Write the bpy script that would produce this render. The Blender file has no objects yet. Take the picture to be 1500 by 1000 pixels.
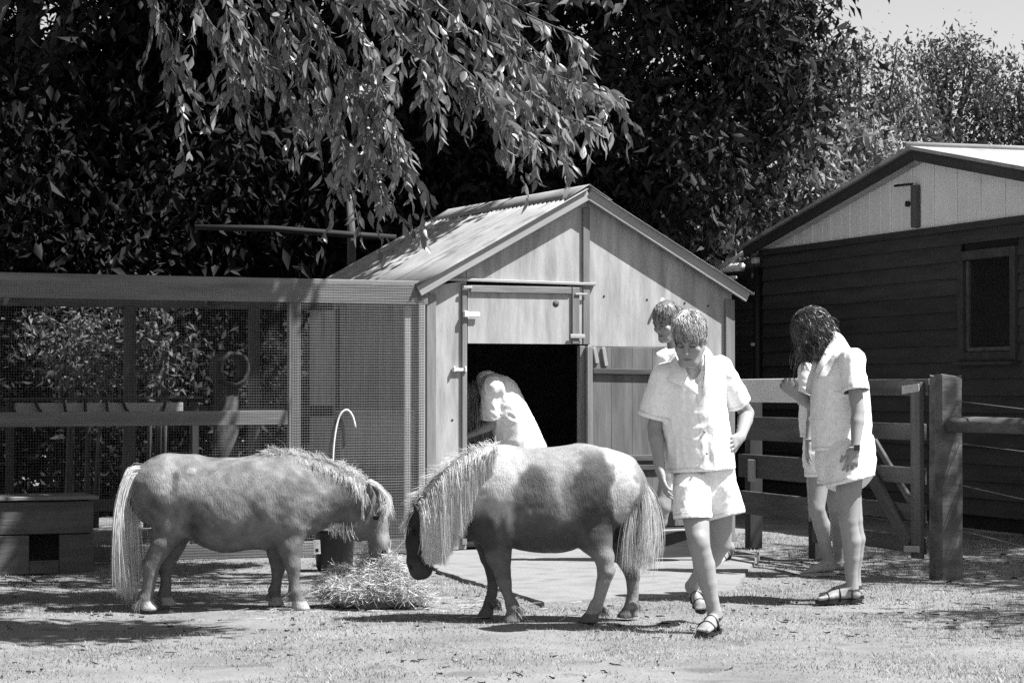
import bpy, bmesh, math, random
import numpy as np
from mathutils import Vector, Matrix
random.seed(7); RNG = np.random.default_rng(7)
SC = bpy.context.scene
COL = SC.collection

# ------------------------------------------------------------------ camera
FPX, CAMZ = 3500.0, 1.17            # focal length in px of the 1500 px wide photograph, eye height
PITCH = math.atan(70.0 / FPX)
cam = bpy.data.cameras.new('camera'); camo = bpy.data.objects.new('camera', cam); COL.objects.link(camo)
cam.sensor_width = 36.0; cam.sensor_fit = 'HORIZONTAL'; cam.lens = 36.0 * FPX / 1500.0
cam.clip_start = 0.1; cam.clip_end = 2000
camo.location = (0, 0, CAMZ); camo.rotation_euler = (math.pi / 2 + PITCH, 0, 0)
SC.camera = camo

# ------------------------------------------------------------------ light
SUN_EL, SUN_AZ = math.radians(57), math.radians(-15)    # azimuth from +X (right of the yard) towards +Y
sv = Vector((math.cos(SUN_EL) * math.cos(SUN_AZ), math.cos(SUN_EL) * math.sin(SUN_AZ), math.sin(SUN_EL)))
wd = bpy.data.worlds.new('World'); SC.world = wd; wd.use_nodes = True
nt = wd.node_tree; nt.nodes.clear()
sky = nt.nodes.new('ShaderNodeTexSky'); sky.sky_type = 'NISHITA'; sky.sun_disc = False
sky.sun_elevation = SUN_EL; sky.sun_rotation = math.pi / 2 - SUN_AZ
sky.air_density = 1.0; sky.dust_density = 0.5; sky.ozone_density = 1.0
bw = nt.nodes.new('ShaderNodeRGBToBW'); bg = nt.nodes.new('ShaderNodeBackground'); wo = nt.nodes.new('ShaderNodeOutputWorld')
nt.links.new(sky.outputs[0], bw.inputs[0]); nt.links.new(bw.outputs[0], bg.inputs[0]); nt.links.new(bg.outputs[0], wo.inputs[0])
bg.inputs[1].default_value = 0.072
sl = bpy.data.lights.new('sun', 'SUN'); sl.energy = 4.6; sl.angle = math.radians(0.53); sl.color = (1, 1, 1)
so = bpy.data.objects.new('sun', sl); COL.objects.link(so); so.location = (6, 8, 12)
so.rotation_euler = sv.to_track_quat('Z', 'Y').to_euler()

SC.view_settings.view_transform = 'Standard'; SC.view_settings.look = 'None'
SC.view_settings.exposure = 1.27; SC.view_settings.gamma = 1.0; SC.view_settings.use_curve_mapping = False
SC.render.engine = 'CYCLES'
SC.cycles.max_bounces = 6; SC.cycles.diffuse_bounces = 2; SC.cycles.glossy_bounces = 2
SC.cycles.transmission_bounces = 4; SC.cycles.transparent_max_bounces = 6
SC.cycles.use_denoising = False
SC.cycles.sample_clamp_indirect = 4.0

# ------------------------------------------------------------------ helpers
def P(px, py, D):
    """world point seen at photograph pixel (px, py) when it lies D metres out along +Y"""
    dx = (px - 750.0) / FPX; dz = (500.0 - py) / FPX
    d = np.array([dx, math.cos(PITCH) - dz * math.sin(PITCH), math.sin(PITCH) + dz * math.cos(PITCH)])
    t = D / d[1]
    return np.array([d[0] * t, D, CAMZ + d[2] * t])
def dist_of(py): return FPX * CAMZ / (py - 570.0)          # ground distance of a pixel row
def G(px, py): return P(px, py, dist_of(py)) * np.array([1, 1, 0])
def V3(p): return Vector((float(p[0]), float(p[1]), float(p[2])))
def nrm(v): v = np.asarray(v, float); return v / (np.linalg.norm(v) + 1e-12)

WM = {}
def place(o, parent=None, M=None):
    COL.objects.link(o)
    M = M or Matrix.Identity(4); WM[o.name] = M
    o.matrix_basis = M
    if parent is not None:
        o.parent = parent; o.matrix_parent_inverse = WM[parent.name].inverted()
    return o
def tag(o, label=None, cat=None, group=None, kind=None):
    if label: o['label'] = label
    if cat: o['category'] = cat
    if group: o['group'] = group
    if kind: o['kind'] = kind
    return o
def thing(name, loc, label, cat, group=None):
    o = bpy.data.objects.new(name, None); o.empty_display_size = .1
    place(o, None, Matrix.Translation(V3(loc)))
    return tag(o, label, cat, group)
def mk(name, verts, faces, mat=None, smooth=False):
    me = bpy.data.meshes.new(name)
    verts = np.asarray(verts, np.float32)
    if isinstance(faces, np.ndarray):
        nf, k = faces.shape
        me.vertices.add(len(verts)); me.vertices.foreach_set('co', verts.ravel())
        me.loops.add(nf * k); me.loops.foreach_set('vertex_index', faces.astype(np.int32).ravel())
        me.polygons.add(nf); me.polygons.foreach_set('loop_start', np.arange(0, nf * k, k, dtype=np.int32))
        me.update(calc_edges=True); me.validate()
    else:
        me.from_pydata([tuple(map(float, v)) for v in verts], [], [tuple(int(i) for i in f) for f in faces]); me.update()
    if smooth: me.polygons.foreach_set('use_smooth', np.ones(len(me.polygons), bool))
    if mat: me.materials.append(mat)
    return me
def obj(name, verts, faces, mat, parent=None, smooth=False, M=None, **kw):
    o = bpy.data.objects.new(name, mk(name, verts, faces, mat, smooth))
    place(o, parent, M)
    return tag(o, **kw)
def set_tone(o, tone):
    a = o.data.attributes.new('tone', 'FLOAT', 'POINT'); a.data.foreach_set('value', np.asarray(tone, np.float32)); return o

def chambox(lx, ly, lz, c=.004):
    """box centred on the origin with chamfered edges (44 triangles)"""
    c = min(c, lx * .3, ly * .3, lz * .3)
    bm = bmesh.new(); bmesh.ops.create_cube(bm, size=1)
    bmesh.ops.scale(bm, vec=(lx, ly, lz), verts=bm.verts)
    bmesh.ops.bevel(bm, geom=bm.edges[:], offset=c, segments=1, affect='EDGES')
    bm.verts.ensure_lookup_table()
    v = [tuple(x.co) for x in bm.verts]; f = [[x.index for x in p.verts] for p in bm.faces]; bm.free()
    return v, f
def board(name, p0, p1, wide, thick, side, mat, parent=None, c=.004, jitter=0., **kw):
    """plank from p0 to p1; `side` is the direction of its width, thickness is across both"""
    p0, p1 = np.asarray(p0, float), np.asarray(p1, float)
    x = nrm(p1 - p0); z = nrm(np.asarray(side, float) - np.dot(side, x) * x); y = np.cross(z, x)
    v, f = chambox(np.linalg.norm(p1 - p0), thick, wide, c)
    v = np.array(v)
    if jitter: v = v + RNG.normal(0, jitter, v.shape) * [0.5, 1, 1]
    m = (p0 + p1) / 2
    M = Matrix(((x[0], y[0], z[0], m[0]), (x[1], y[1], z[1], m[1]), (x[2], y[2], z[2], m[2]), (0, 0, 0, 1)))
    return obj(name, v, f, mat, parent, M=M, **kw)
def tube_geo(pts, rad, n=8, closed_ends=True, flat=1.0, up=None):
    pts = np.asarray(pts, float); rad = np.broadcast_to(np.asarray(rad, float), (len(pts),))
    V, F = [], []
    ref = np.array([0.3, .2, 1.0]) if up is None else np.asarray(up, float)
    for i, p in enumerate(pts):
        t = nrm(pts[min(i + 1, len(pts) - 1)] - pts[max(i - 1, 0)])
        a = nrm(np.cross(t, ref)); b = np.cross(a, t)
        for k in range(n):
            w = 2 * math.pi * k / n
            V.append(p + rad[i] * (math.cos(w) * a + flat * math.sin(w) * b))
    for i in range(len(pts) - 1):
        for k in range(n):
            F.append([i * n + k, i * n + (k + 1) % n, (i + 1) * n + (k + 1) % n, (i + 1) * n + k])
    if closed_ends:
        F.append(list(range(n))[::-1]); F.append([(len(pts) - 1) * n + k for k in range(n)])
    return V, F
def tube(name, pts, rad, mat, parent=None, n=8, flat=1.0, up=None, smooth=True, **kw):
    V, F = tube_geo(pts, rad, n, True, flat, up)
    return obj(name, V, F, mat, parent, smooth, **kw)
def bez(pts, n=16):
    """smooth (Catmull-Rom) curve through pts"""
    p = [np.asarray(q, float) for q in pts]; p = [2 * p[0] - p[1]] + p + [2 * p[-1] - p[-2]]
    out = []; m = len(p) - 3
    for j in range(n + 1):
        s = j / n * m; i = min(int(s), m - 1); t = s - i
        a, b, c, d = p[i:i + 4]
        out.append(.5 * (2 * b + (c - a) * t + (2 * a - 5 * b + 4 * c - d) * t * t + (3 * b - a - 3 * c + d) * t ** 3))
    return np.array(out)
def join(*geos):
    V, F = [], []
    for v, f in geos:
        o = len(V); V.extend(list(v)); F.extend([[i + o for i in q] for q in f])
    return V, F

def vnoise(p, seed=0):
    """smooth value noise in [-1,1] at points p (N,3)"""
    p = np.asarray(p, float); i = np.floor(p).astype(np.int64); f = p - i; f = f * f * (3 - 2 * f)
    def hsh(x, y, z):
        n = (x * 374761393 + y * 668265263 + z * 2147483647 + seed * 974711) & 0x7fffffff
        n = ((n ^ (n >> 13)) * 1274126177) & 0x7fffffff
        n = n ^ (n >> 16)
        return (n & 0xffff) / 32767.5 - 1
    out = 0
    for a in (0, 1):
        for b in (0, 1):
            for c in (0, 1):
                w = (f[:, 0] if a else 1 - f[:, 0]) * (f[:, 1] if b else 1 - f[:, 1]) * (f[:, 2] if c else 1 - f[:, 2])
                out = out + w * hsh(i[:, 0] + a, i[:, 1] + b, i[:, 2] + c)
    return out

# ------------------------------------------------------------------ materials (monochrome film: every colour is a grey)
def mat(name, v, rough=.8, var=.25, scale=6., stretch=(1, 1, 1), bump=.15, bscale=40., spec=.25, rnd=0., attr=False,
        translucent=0., spots=0., spot_scale=4., metal=0., bstretch=None, detail=5.):
    m = bpy.data.materials.new(name); m.use_nodes = True
    N, L = m.node_tree.nodes, m.node_tree.links; N.clear()
    def n(t, **k):
        q = N.new('ShaderNode' + t)
        for a, b in k.items(): setattr(q, a, b)
        return q
    out = n('OutputMaterial'); bs = n('BsdfPrincipled')
    bs.inputs['Roughness'].default_value = rough; bs.inputs['Specular IOR Level'].default_value = spec
    bs.inputs['Metallic'].default_value = metal
    tc = n('TexCoord'); mp = n('Mapping'); mp.inputs['Scale'].default_value = stretch
    L.new(tc.outputs['Object'], mp.inputs[0])
    vec = mp.outputs[0]
    def math_(op, a, b):
        q = n('Math', operation=op)
        for i, x in enumerate((a, b)):
            if x is None: continue
            if isinstance(x, (int, float)): q.inputs[i].default_value = x
            else: L.new(x, q.inputs[i])
        return q.outputs[0]
    if rnd:
        oi = n('ObjectInfo'); cb = n('CombineXYZ')
        r50 = math_('MULTIPLY', oi.outputs['Random'], 53.)
        for i in range(3): L.new(r50, cb.inputs[i])
        va = n('VectorMath', operation='ADD'); L.new(vec, va.inputs[0]); L.new(cb.outputs[0], va.inputs[1]); vec = va.outputs[0]
    nz = n('TexNoise'); nz.inputs['Scale'].default_value = scale; nz.inputs['Detail'].default_value = detail; nz.inputs['Roughness'].default_value = .62
    L.new(vec, nz.inputs['Vector'])
    mr = n('MapRange'); L.new(nz.outputs[0], mr.inputs[0])
    mr.inputs[1].default_value = .3; mr.inputs[2].default_value = .7; mr.inputs[3].default_value = 1 - var; mr.inputs[4].default_value = 1 + var
    col = mr.outputs[0]
    if attr:
        at = n('Attribute'); at.attribute_name = 'tone'; col = math_('MULTIPLY', col, at.outputs['Fac'])
    col = math_('MULTIPLY', col, float(v))
    if rnd: col = math_('MULTIPLY', col, math_('ADD', math_('MULTIPLY', oi.outputs['Random'], 2 * rnd), 1 - rnd))
    if spots:
        n2 = n('TexNoise'); n2.inputs['Scale'].default_value = spot_scale; n2.inputs['Detail'].default_value = 3
        L.new(vec, n2.inputs['Vector']); m2 = n('MapRange'); L.new(n2.outputs[0], m2.inputs[0])
        m2.inputs[1].default_value = .56; m2.inputs[2].default_value = .7; m2.inputs[3].default_value = 1; m2.inputs[4].default_value = 1 - spots
        col = math_('MULTIPLY', col, m2.outputs[0])
    col = math_('MINIMUM', col, .9)
    L.new(col, bs.inputs['Base Color'])
    if bump:
        b2 = n('TexNoise'); b2.inputs['Scale'].default_value = bscale; b2.inputs['Detail'].default_value = 4
        if bstretch:
            mp2 = n('Mapping'); mp2.inputs['Scale'].default_value = bstretch; L.new(tc.outputs['Object'], mp2.inputs[0]); L.new(mp2.outputs[0], b2.inputs['Vector'])
        else: L.new(vec, b2.inputs['Vector'])
        bp = n('Bump'); bp.inputs['Strength'].default_value = bump; bp.inputs['Distance'].default_value = .01
        L.new(b2.outputs[0], bp.inputs['Height']); L.new(bp.outputs[0], bs.inputs['Normal'])
    sh = bs.outputs[0]
    if translucent:
        tr = n('BsdfTranslucent'); L.new(col, tr.inputs[0]); mx = n('MixShader'); mx.inputs[0].default_value = translucent
        L.new(sh, mx.inputs[1]); L.new(tr.outputs[0], mx.inputs[2]); sh = mx.outputs[0]
    L.new(sh, out.inputs[0])
    return m
GR = (.12, 1, 1)        # grain stretch for planks (their length is local X)
MT = {
 'soil':   mat('soil', .19, .95, .3, 1.6, bump=.8, bscale=50, spots=.45, spot_scale=3.2),
 'slab':   mat('slab', .225, .95, .24, 3, bump=.6, bscale=60, spots=.35, spot_scale=3),
 'blade':  mat('blade', .25, .75, .12, 3, bump=0, attr=True, translucent=.15),
 'ply':    mat('ply', .36, .8, .33, 5.5, (1.8, 1.8, .28), bump=.15, bscale=60, spots=.38, spot_scale=2.6),
 'plank':  mat('plank', .19, .85, .24, 14, GR, bump=.25, bscale=60, rnd=.14, spots=.25, spot_scale=5),
 'oldply': mat('oldply', .13, .85, .34, 12, GR, bump=.3, bscale=50, rnd=.18, spots=.45, spot_scale=4),
 'pale':   mat('pale', .32, .8, .15, 14, GR, bump=.2, bscale=60, rnd=.1),
 'grey':   mat('grey_timber', .085, .85, .30, 14, GR, bump=.4, bscale=60, rnd=.18, spots=.35, spot_scale=6),
 'post':   mat('old_post', .10, .9, .45, 9, (.25, 1, 1), bump=.7, bscale=30, spots=.5, spot_scale=5),
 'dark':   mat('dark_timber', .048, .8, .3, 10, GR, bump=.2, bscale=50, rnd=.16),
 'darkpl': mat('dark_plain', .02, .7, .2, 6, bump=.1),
 'black':  mat('black_rubber', .012, .5, .1, 6, bump=.05, spec=.4),
 'white':  mat('white_paint', .75, .5, .06, 6, bump=.05),
 'tin':    mat('corrugated_tin', .33, .55, .22, 3.0, bump=.08, bscale=30, spec=.45, rnd=.12, spots=.5, spot_scale=3.4),
 'cream':  mat('pale_sheet', .80, .6, .07, 4, bump=.05, bscale=30, rnd=.04),
 'wire':   mat('galvanised_wire', .16, .5, .1, 30, bump=0, spec=.5),
 'bark':   mat('bark', .07, .9, .4, 9, (1, 1, .3), bump=.8, bscale=25),
 'leaf':   mat('leaf', .20, .33, .15, 9, bump=0, spec=.6, attr=True, translucent=.32),
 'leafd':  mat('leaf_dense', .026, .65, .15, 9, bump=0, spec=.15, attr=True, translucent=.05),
 'leafp':  mat('leaf_pale', .11, .55, .15, 9, bump=0, spec=.4, attr=True, translucent=.25),
 'hay':    mat('hay', .33, .7, .2, 30, bump=0, attr=True, translucent=.1),
 'skin':   mat('skin', .28, .5, .05, 14, bump=.05, bscale=160, spec=.35, attr=True),
 'cloth':  mat('white_cotton', .84, .85, .09, 62, bump=.12, bscale=62, spec=.12, detail=2., attr=True),
 'hair_f': mat('ash_blond_hair', .26, .4, .25, 60, bump=0, spec=.5, attr=True),
 'hair_d': mat('dark_hair', .03, .35, .25, 60, bump=0, spec=.6, attr=True),
 'coat':   mat('pony_coat', .72, .7, .16, 30, bump=.5, bscale=1., bstretch=(150, 150, 38), attr=True, spec=.2),
 'fur':    mat('pony_fur', .9, .6, .10, 26, bump=0, attr=True, spec=.3, translucent=.42),
 'glass':  mat('window_glass', .02, .12, .1, 3, bump=0, spec=.6),
}

# ------------------------------------------------------------------ signed-distance modelling for bodies and clothes
class SDF:
    def __init__(s, lo, hi, h):
        s.lo = np.asarray(lo, float); s.h = h
        s.n = np.ceil((np.asarray(hi, float) - s.lo) / h).astype(int) + 1
        s.d = np.full(s.n, .25, np.float32); s.cuts = []
    def _sl(s, lo, hi):
        a = np.clip(np.floor((lo - s.lo) / s.h).astype(int), 0, s.n - 1); b = np.clip(np.ceil((hi - s.lo) / s.h).astype(int) + 1, 1, s.n)
        sl = tuple(slice(i, max(j, i + 1)) for i, j in zip(a, b))
        ax = [s.lo[k] + s.h * np.arange(s.n[k])[sl[k]] for k in range(3)]
        return sl, ax[0][:, None, None].astype(np.float32), ax[1][None, :, None].astype(np.float32), ax[2][None, None, :].astype(np.float32)
    def _mix(s, sl, e, k, sub):
        d = s.d[sl]
        if sub:
            e = -e; w = np.clip(.5 - .5 * (d - e) / k, 0, 1); s.d[sl] = d * (1 - w) + e * w + k * w * (1 - w)
        else:
            w = np.clip(.5 + .5 * (d - e) / k, 0, 1); s.d[sl] = d * (1 - w) + e * w - k * w * (1 - w)
    def cap(s, a, b, ra, rb=None, k=.015, flat=None, cut=None, sub=False):
        """tapered capsule a-b; flat=(axis, factor) squashes it along an axis; cut=[(point, normal)] keeps the side behind the plane"""
        a, b = np.asarray(a, float), np.asarray(b, float); rb = ra if rb is None else rb
        m = max(ra, rb) * max(1, flat[1] if flat else 1) + k * 1.5 + s.h * 2 + .02
        sl, X, Y, Z = s._sl(np.minimum(a, b) - m, np.maximum(a, b) + m)
        ab = b - a; L2 = float(ab @ ab) + 1e-12
        px, py, pz = X - a[0], Y - a[1], Z - a[2]
        if flat:
            # project in the squashed metric so that the sections stay elliptical
            pass
        t = np.clip((px * ab[0] + py * ab[1] + pz * ab[2]) / L2, 0, 1)
        qx, qy, qz = px - t * ab[0], py - t * ab[1], pz - t * ab[2]
        q2 = qx * qx + qy * qy + qz * qz
        if flat:
            n = nrm(flat[0]); qn = qx * n[0] + qy * n[1] + qz * n[2]
            q2 = q2 - qn * qn + (qn / flat[1]) ** 2
        e = np.sqrt(np.maximum(q2, 0)) - (ra + (rb - ra) * t)
        if flat: e = e * min(1, flat[1]) ** .5
        for c in cut or []:
            p, n = np.asarray(c[0], float), nrm(c[1])
            e = np.maximum(e, (X - p[0]) * n[0] + (Y - p[1]) * n[1] + (Z - p[2]) * n[2]); s.cuts.append((p, n, max(ra, rb) * 1.6))
        s._mix(sl, e, k, sub)
    def chain(s, pts, rad, k=.015, flat=None):
        for i in range(len(pts) - 1):
            f = None
            if flat is not None: f = (flat[0], (flat[1][i] + flat[1][i + 1]) / 2) if hasattr(flat[1], '__len__') else flat
            s.cap(pts[i], pts[i + 1], rad[i], rad[i + 1], k, f)
    def ell(s, c, r, R=None, k=.015, sub=False, cut=None):
        c, r = np.asarray(c, float), np.asarray(r, float); R = np.eye(3) if R is None else np.asarray(R, float)   # rows of R = axes
        m = r.max() + k * 1.5 + s.h * 2 + .02
        sl, X, Y, Z = s._sl(c - m, c + m)
        q = [(X - c[0]) * R[i][0] + (Y - c[1]) * R[i][1] + (Z - c[2]) * R[i][2] for i in range(3)]
        k0 = np.sqrt(sum((q[i] / r[i]) ** 2 for i in range(3))); k1 = np.sqrt(sum((q[i] / r[i] ** 2) ** 2 for i in range(3))) + 1e-6
        e = np.minimum(k0 * (k0 - 1) / k1, .3)
        for cc in cut or []:
            p, n = np.asarray(cc[0], float), nrm(cc[1])
            e = np.maximum(e, (X - p[0]) * n[0] + (Y - p[1]) * n[1] + (Z - p[2]) * n[2]); s.cuts.append((p, n, r.max() * 1.6))
        s._mix(sl, e, k, sub)
    def floor(s, z):
        zz = s.lo[2] + s.h * np.arange(s.n[2]); s.d = np.maximum(s.d, (z - zz)[None, None, :]).astype(np.float32)
    def mesh(s):
        d = s.d; nx, ny, nz = d.shape; ins = d < 0
        cs = [(i, j, k) for i in (0, 1) for j in (0, 1) for k in (0, 1)]
        cnt = sum(ins[i:nx - 1 + i, j:ny - 1 + j, k:nz - 1 + k].astype(np.int8) for i, j, k in cs)
        mask = (cnt > 0) & (cnt < 8); ci = np.argwhere(mask)
        idx = np.full(mask.shape, -1, np.int64); idx[mask] = np.arange(len(ci))
        val = {c: d[ci[:, 0] + c[0], ci[:, 1] + c[1], ci[:, 2] + c[2]] for c in cs}
        acc = np.zeros((len(ci), 3)); num = np.zeros(len(ci))
        for c in cs:
            for ax in range(3):
                if c[ax] == 0:
                    e = list(c); e[ax] = 1; e = tuple(e); a, b = val[c], val[e]
                    x = (a < 0) != (b < 0); t = np.where(x, a / np.where(a == b, 1, a - b), 0)
                    p = np.tile(np.array(c, float), (len(ci), 1)); p[:, ax] = t
                    acc[x] += p[x]; num[x] += 1
        V = s.lo + s.h * (ci + acc / np.maximum(num, 1)[:, None])
        Q = []
        for ax in range(3):
            u, v = (ax + 1) % 3, (ax + 2) % 3
            A = [slice(1, -1)] * 3; A[ax] = slice(0, -1); B = list(A); B[ax] = slice(1, None)
            sa, sb = ins[tuple(A)], ins[tuple(B)]; e = np.argwhere(sa != sb)
            fl = sa[e[:, 0], e[:, 1], e[:, 2]]
            g = e.copy()
            for w in range(3):
                if w != ax: g[:, w] += 1
            def cell(du, dv):
                q = g.copy(); q[:, u] += du; q[:, v] += dv
                return idx[q[:, 0], q[:, 1], q[:, 2]]
            q = np.stack([cell(-1, -1), cell(0, -1), cell(0, 0), cell(-1, 0)], 1)
            q[~fl] = q[~fl][:, ::-1]; Q.append(q)
        F = np.concatenate(Q); F = F[(F >= 0).all(1)]
        return V, F
def vnormals(V, F):
    n = np.cross(V[F[:, 2]] - V[F[:, 0]], V[F[:, 3]] - V[F[:, 1]]); o = np.zeros_like(V)
    for k in range(4): np.add.at(o, F[:, k], n)
    return o / (np.linalg.norm(o, axis=1, keepdims=True) + 1e-9)
def relax(V, F, it=2, w=.5):
    for _ in range(it):
        a = np.zeros_like(V); c = np.zeros(len(V))
        for k in range(4):
            for m in (1, 3):
                np.add.at(a, F[:, k], V[F[:, (k + m) % 4]]); np.add.at(c, F[:, k], 1)
        V = V * (1 - w) + w * a / np.maximum(c, 1)[:, None]
    return V
def open_cuts(V, F, cuts, h):
    """drop the flat caps where a garment was cut off, so that hems are open and clean; returns faces and the hem mask with its normals"""
    hem = np.zeros(len(V), bool); hn = np.zeros_like(V); kill = np.zeros(len(F), bool)
    for p, m, r in cuts:
        s_ = (V - p) @ m; on = (np.abs(s_) < h * .45) & (np.linalg.norm(V - p, axis=1) < r)
        V[on] -= np.outer(s_[on], m); kill |= on[F].all(1); hem |= on; hn[on] = m
    return F[~kill], hem, hn
def drop_loose(V, F):
    u = np.unique(F); m = np.full(len(V), -1); m[u] = np.arange(len(u)); return V[u], m[F]

def strands_geo(paths, w0, w1, tone=None, tube_=False):
    """many tapering hair locks: flat ribbons, or three-sided stalks; paths (N,K,3)"""
    paths = np.asarray(paths, float); N, K, _ = paths.shape
    t = np.gradient(paths, axis=1); t /= np.linalg.norm(t, axis=2, keepdims=True) + 1e-9
    ref = RNG.normal(0, 1, (N, 1, 3)); a = np.cross(t, ref); a /= np.linalg.norm(a, axis=2, keepdims=True) + 1e-9; b = np.cross(t, a)
    s = np.linspace(0, 1, K)[None, :, None]; w0 = np.broadcast_to(np.asarray(w0, float), (N,))[:, None, None]
    w = w0 * (1 - s) ** .6 + w1 * s
    M = 3 if tube_ else 2
    ring = [paths + w * (math.cos(2 * math.pi * k / M) * a + math.sin(2 * math.pi * k / M) * b) for k in range(M)]
    V = np.stack(ring, 2).reshape(-1, 3)
    i = np.arange(N)[:, None, None] * K * M; j = np.arange(K - 1)[None, :, None] * M; k = np.arange(3 if tube_ else 1)[None, None, :]; k2 = (k + 1) % M
    F = np.stack([i + j + k, i + j + k2, i + j + M + k2, i + j + M + k], 3).reshape(-1, 4)
    T = None if tone is None else np.repeat(np.asarray(tone, float), K * M)
    return V, F, T

# ------------------------------------------------------------------ ground
SLAB = [G(640, 838), G(797, 886), G(1075, 868), np.array([1.75, 16.9, 0]), np.array([.1, 17.35, 0]), np.array([-.62, 17.0, 0])]
def in_poly(x, y, poly):
    c = np.zeros(len(x), bool); n = len(poly)
    for i in range(n):
        a, b = poly[i], poly[(i + 1) % n]
        m = ((a[1] > y) != (b[1] > y)) & (x < (b[0] - a[0]) * (y - a[1]) / (b[1] - a[1] + 1e-12) + a[0]); c ^= m
    return c
def ground_z(x, y):
    p = np.stack([x, y, 0 * x], 1)
    w = np.exp(-((x / 14) ** 2 + ((y - 15) / 14) ** 2))
    return w * (.012 * vnoise(p * 1.1, 1) + .007 * vnoise(p * 3.7, 2) + .004 * vnoise(p * 9., 3)) - .004
def build_ground():
    ax = lambda lo, hi, n, far: np.concatenate([[-f for f in far[::-1]], np.linspace(lo, hi, n), far])
    xs = ax(-7, 7, 180, [12, 30, 90, 400, 1200]); ys = np.concatenate([[-300, -40, 0, 5], np.linspace(8, 22, 190), [26, 34, 60, 150, 500, 1500]])
    X, Y = np.meshgrid(xs, ys, indexing='ij'); x, y = X.ravel(), Y.ravel()
    V = np.stack([x, y, ground_z(x, y)], 1); i = np.arange(len(V)).reshape(X.shape)
    F = np.stack([i[:-1, :-1], i[1:, :-1], i[1:, 1:], i[:-1, 1:]], 2).reshape(-1, 4)
    obj('ground', V, F, MT['soil'], smooth=True, label='dry trampled yard ground in front of the small shed', kind='structure')
build_ground()
def build_slab():
    bm = bmesh.new(); pts = []
    for i in range(len(SLAB)):
        a, b = SLAB[i], SLAB[(i + 1) % len(SLAB)]; n = max(2, int(np.linalg.norm(b - a) / .08))
        for k in range(n):
            p = a + (b - a) * k / n; pts.append(p + np.array([RNG.normal(0, .008), RNG.normal(0, .012), 0]))
    top = [bm.verts.new((p[0], p[1], .020 + RNG.normal(0, .001))) for p in pts]; bot = [bm.verts.new((p[0] * 1.0, p[1] - .012, -.05)) for p in pts]
    bm.faces.new(top)
    for i in range(len(pts)): bm.faces.new((bot[i], bot[(i + 1) % len(pts)], top[(i + 1) % len(pts)], top[i]))
    bmesh.ops.recalc_face_normals(bm, faces=bm.faces)
    me = bpy.data.meshes.new('path_slab'); bm.to_mesh(me); bm.free(); me.materials.append(MT['slab'])
    tag(place(bpy.data.objects.new('path_slab', me)), 'pale worn concrete pad with broken edge before the shed door', kind='structure')
build_slab()
def build_grass(n=260000):
    y = np.sqrt(RNG.uniform(9.0 ** 2, 19.5 ** 2, n)); x = RNG.uniform(-1, 1, n) * (.225 * y + .25)
    p = np.stack([x, y, 0 * x], 1)
    dens = .55 + .6 * vnoise(p * 1.4, 11) + .45 * vnoise(p * 5, 12) + .25 * (x > 1.0) 
    keep = (RNG.uniform(0, 1, n) < dens) & ~in_poly(x, y, SLAB)
    x, y, p = x[keep], y[keep], p[keep]; n = len(x)
    z = ground_z(x, y)
    hgt = RNG.uniform(.006, .018, n) * (1 + .5 * np.clip(vnoise(p * 2.2, 13), -.6, 1))
    az = RNG.uniform(0, 2 * np.pi, n); lean = RNG.uniform(.2, 1.6, n); w = RNG.uniform(.0016, .0034, n)
    b = np.stack([x, y, z - .002], 1); d = np.stack([np.cos(az), np.sin(az), 0 * az], 1); q = np.stack([-np.sin(az), np.cos(az), 0 * az], 1)
    tip = b + d * (hgt * lean)[:, None] + np.array([0, 0, 1]) * hgt[:, None]
    V = np.stack([b - q * w[:, None], b + q * w[:, None], tip], 1).reshape(-1, 3)
    o = obj('grass', V, np.arange(3 * n).reshape(-1, 3), MT['blade'], label='short dry matted grass covering the yard', cat='grass', kind='stuff')
    set_tone(o, np.repeat(np.clip(RNG.normal(1, .28, n) * (1 + .35 * vnoise(p * 2.5, 14)), .35, 1.7), 3))
build_grass()

def build_litter():
    n = 900; y = np.sqrt(RNG.uniform(9.2 ** 2, 17 ** 2, n)); x = RNG.uniform(-1, 1, n) * (.225 * y + .2)
    k = vnoise(np.stack([x * 1.3, y * 1.3, 0 * x], 1), 17) + (x > 1.2) * .35 > -.05; x, y = x[k], y[k]; n = len(x)
    p = np.stack([x, y, ground_z(x, y) + .006], 1); a = RNG.uniform(0, 6.28, n); d = np.stack([np.cos(a), np.sin(a), RNG.normal(0, .12, n)], 1); L = RNG.uniform(.01, .055, n)[:, None, None]
    q = p[:, None] + d[:, None] * L * np.linspace(-.5, .5, 4)[None, :, None] + RNG.normal(0, .003, (n, 4, 3)); q[:, :, 2] = np.maximum(q[:, :, 2], .004)
    V, F, T = strands_geo(q, RNG.uniform(.002, .006, n), .0015, np.ones(n), True); obj('ground_litter', V, F, MT['darkpl'], label='dark twigs and droppings scattered over the yard', cat='litter', kind='stuff')
build_litter()

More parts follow.
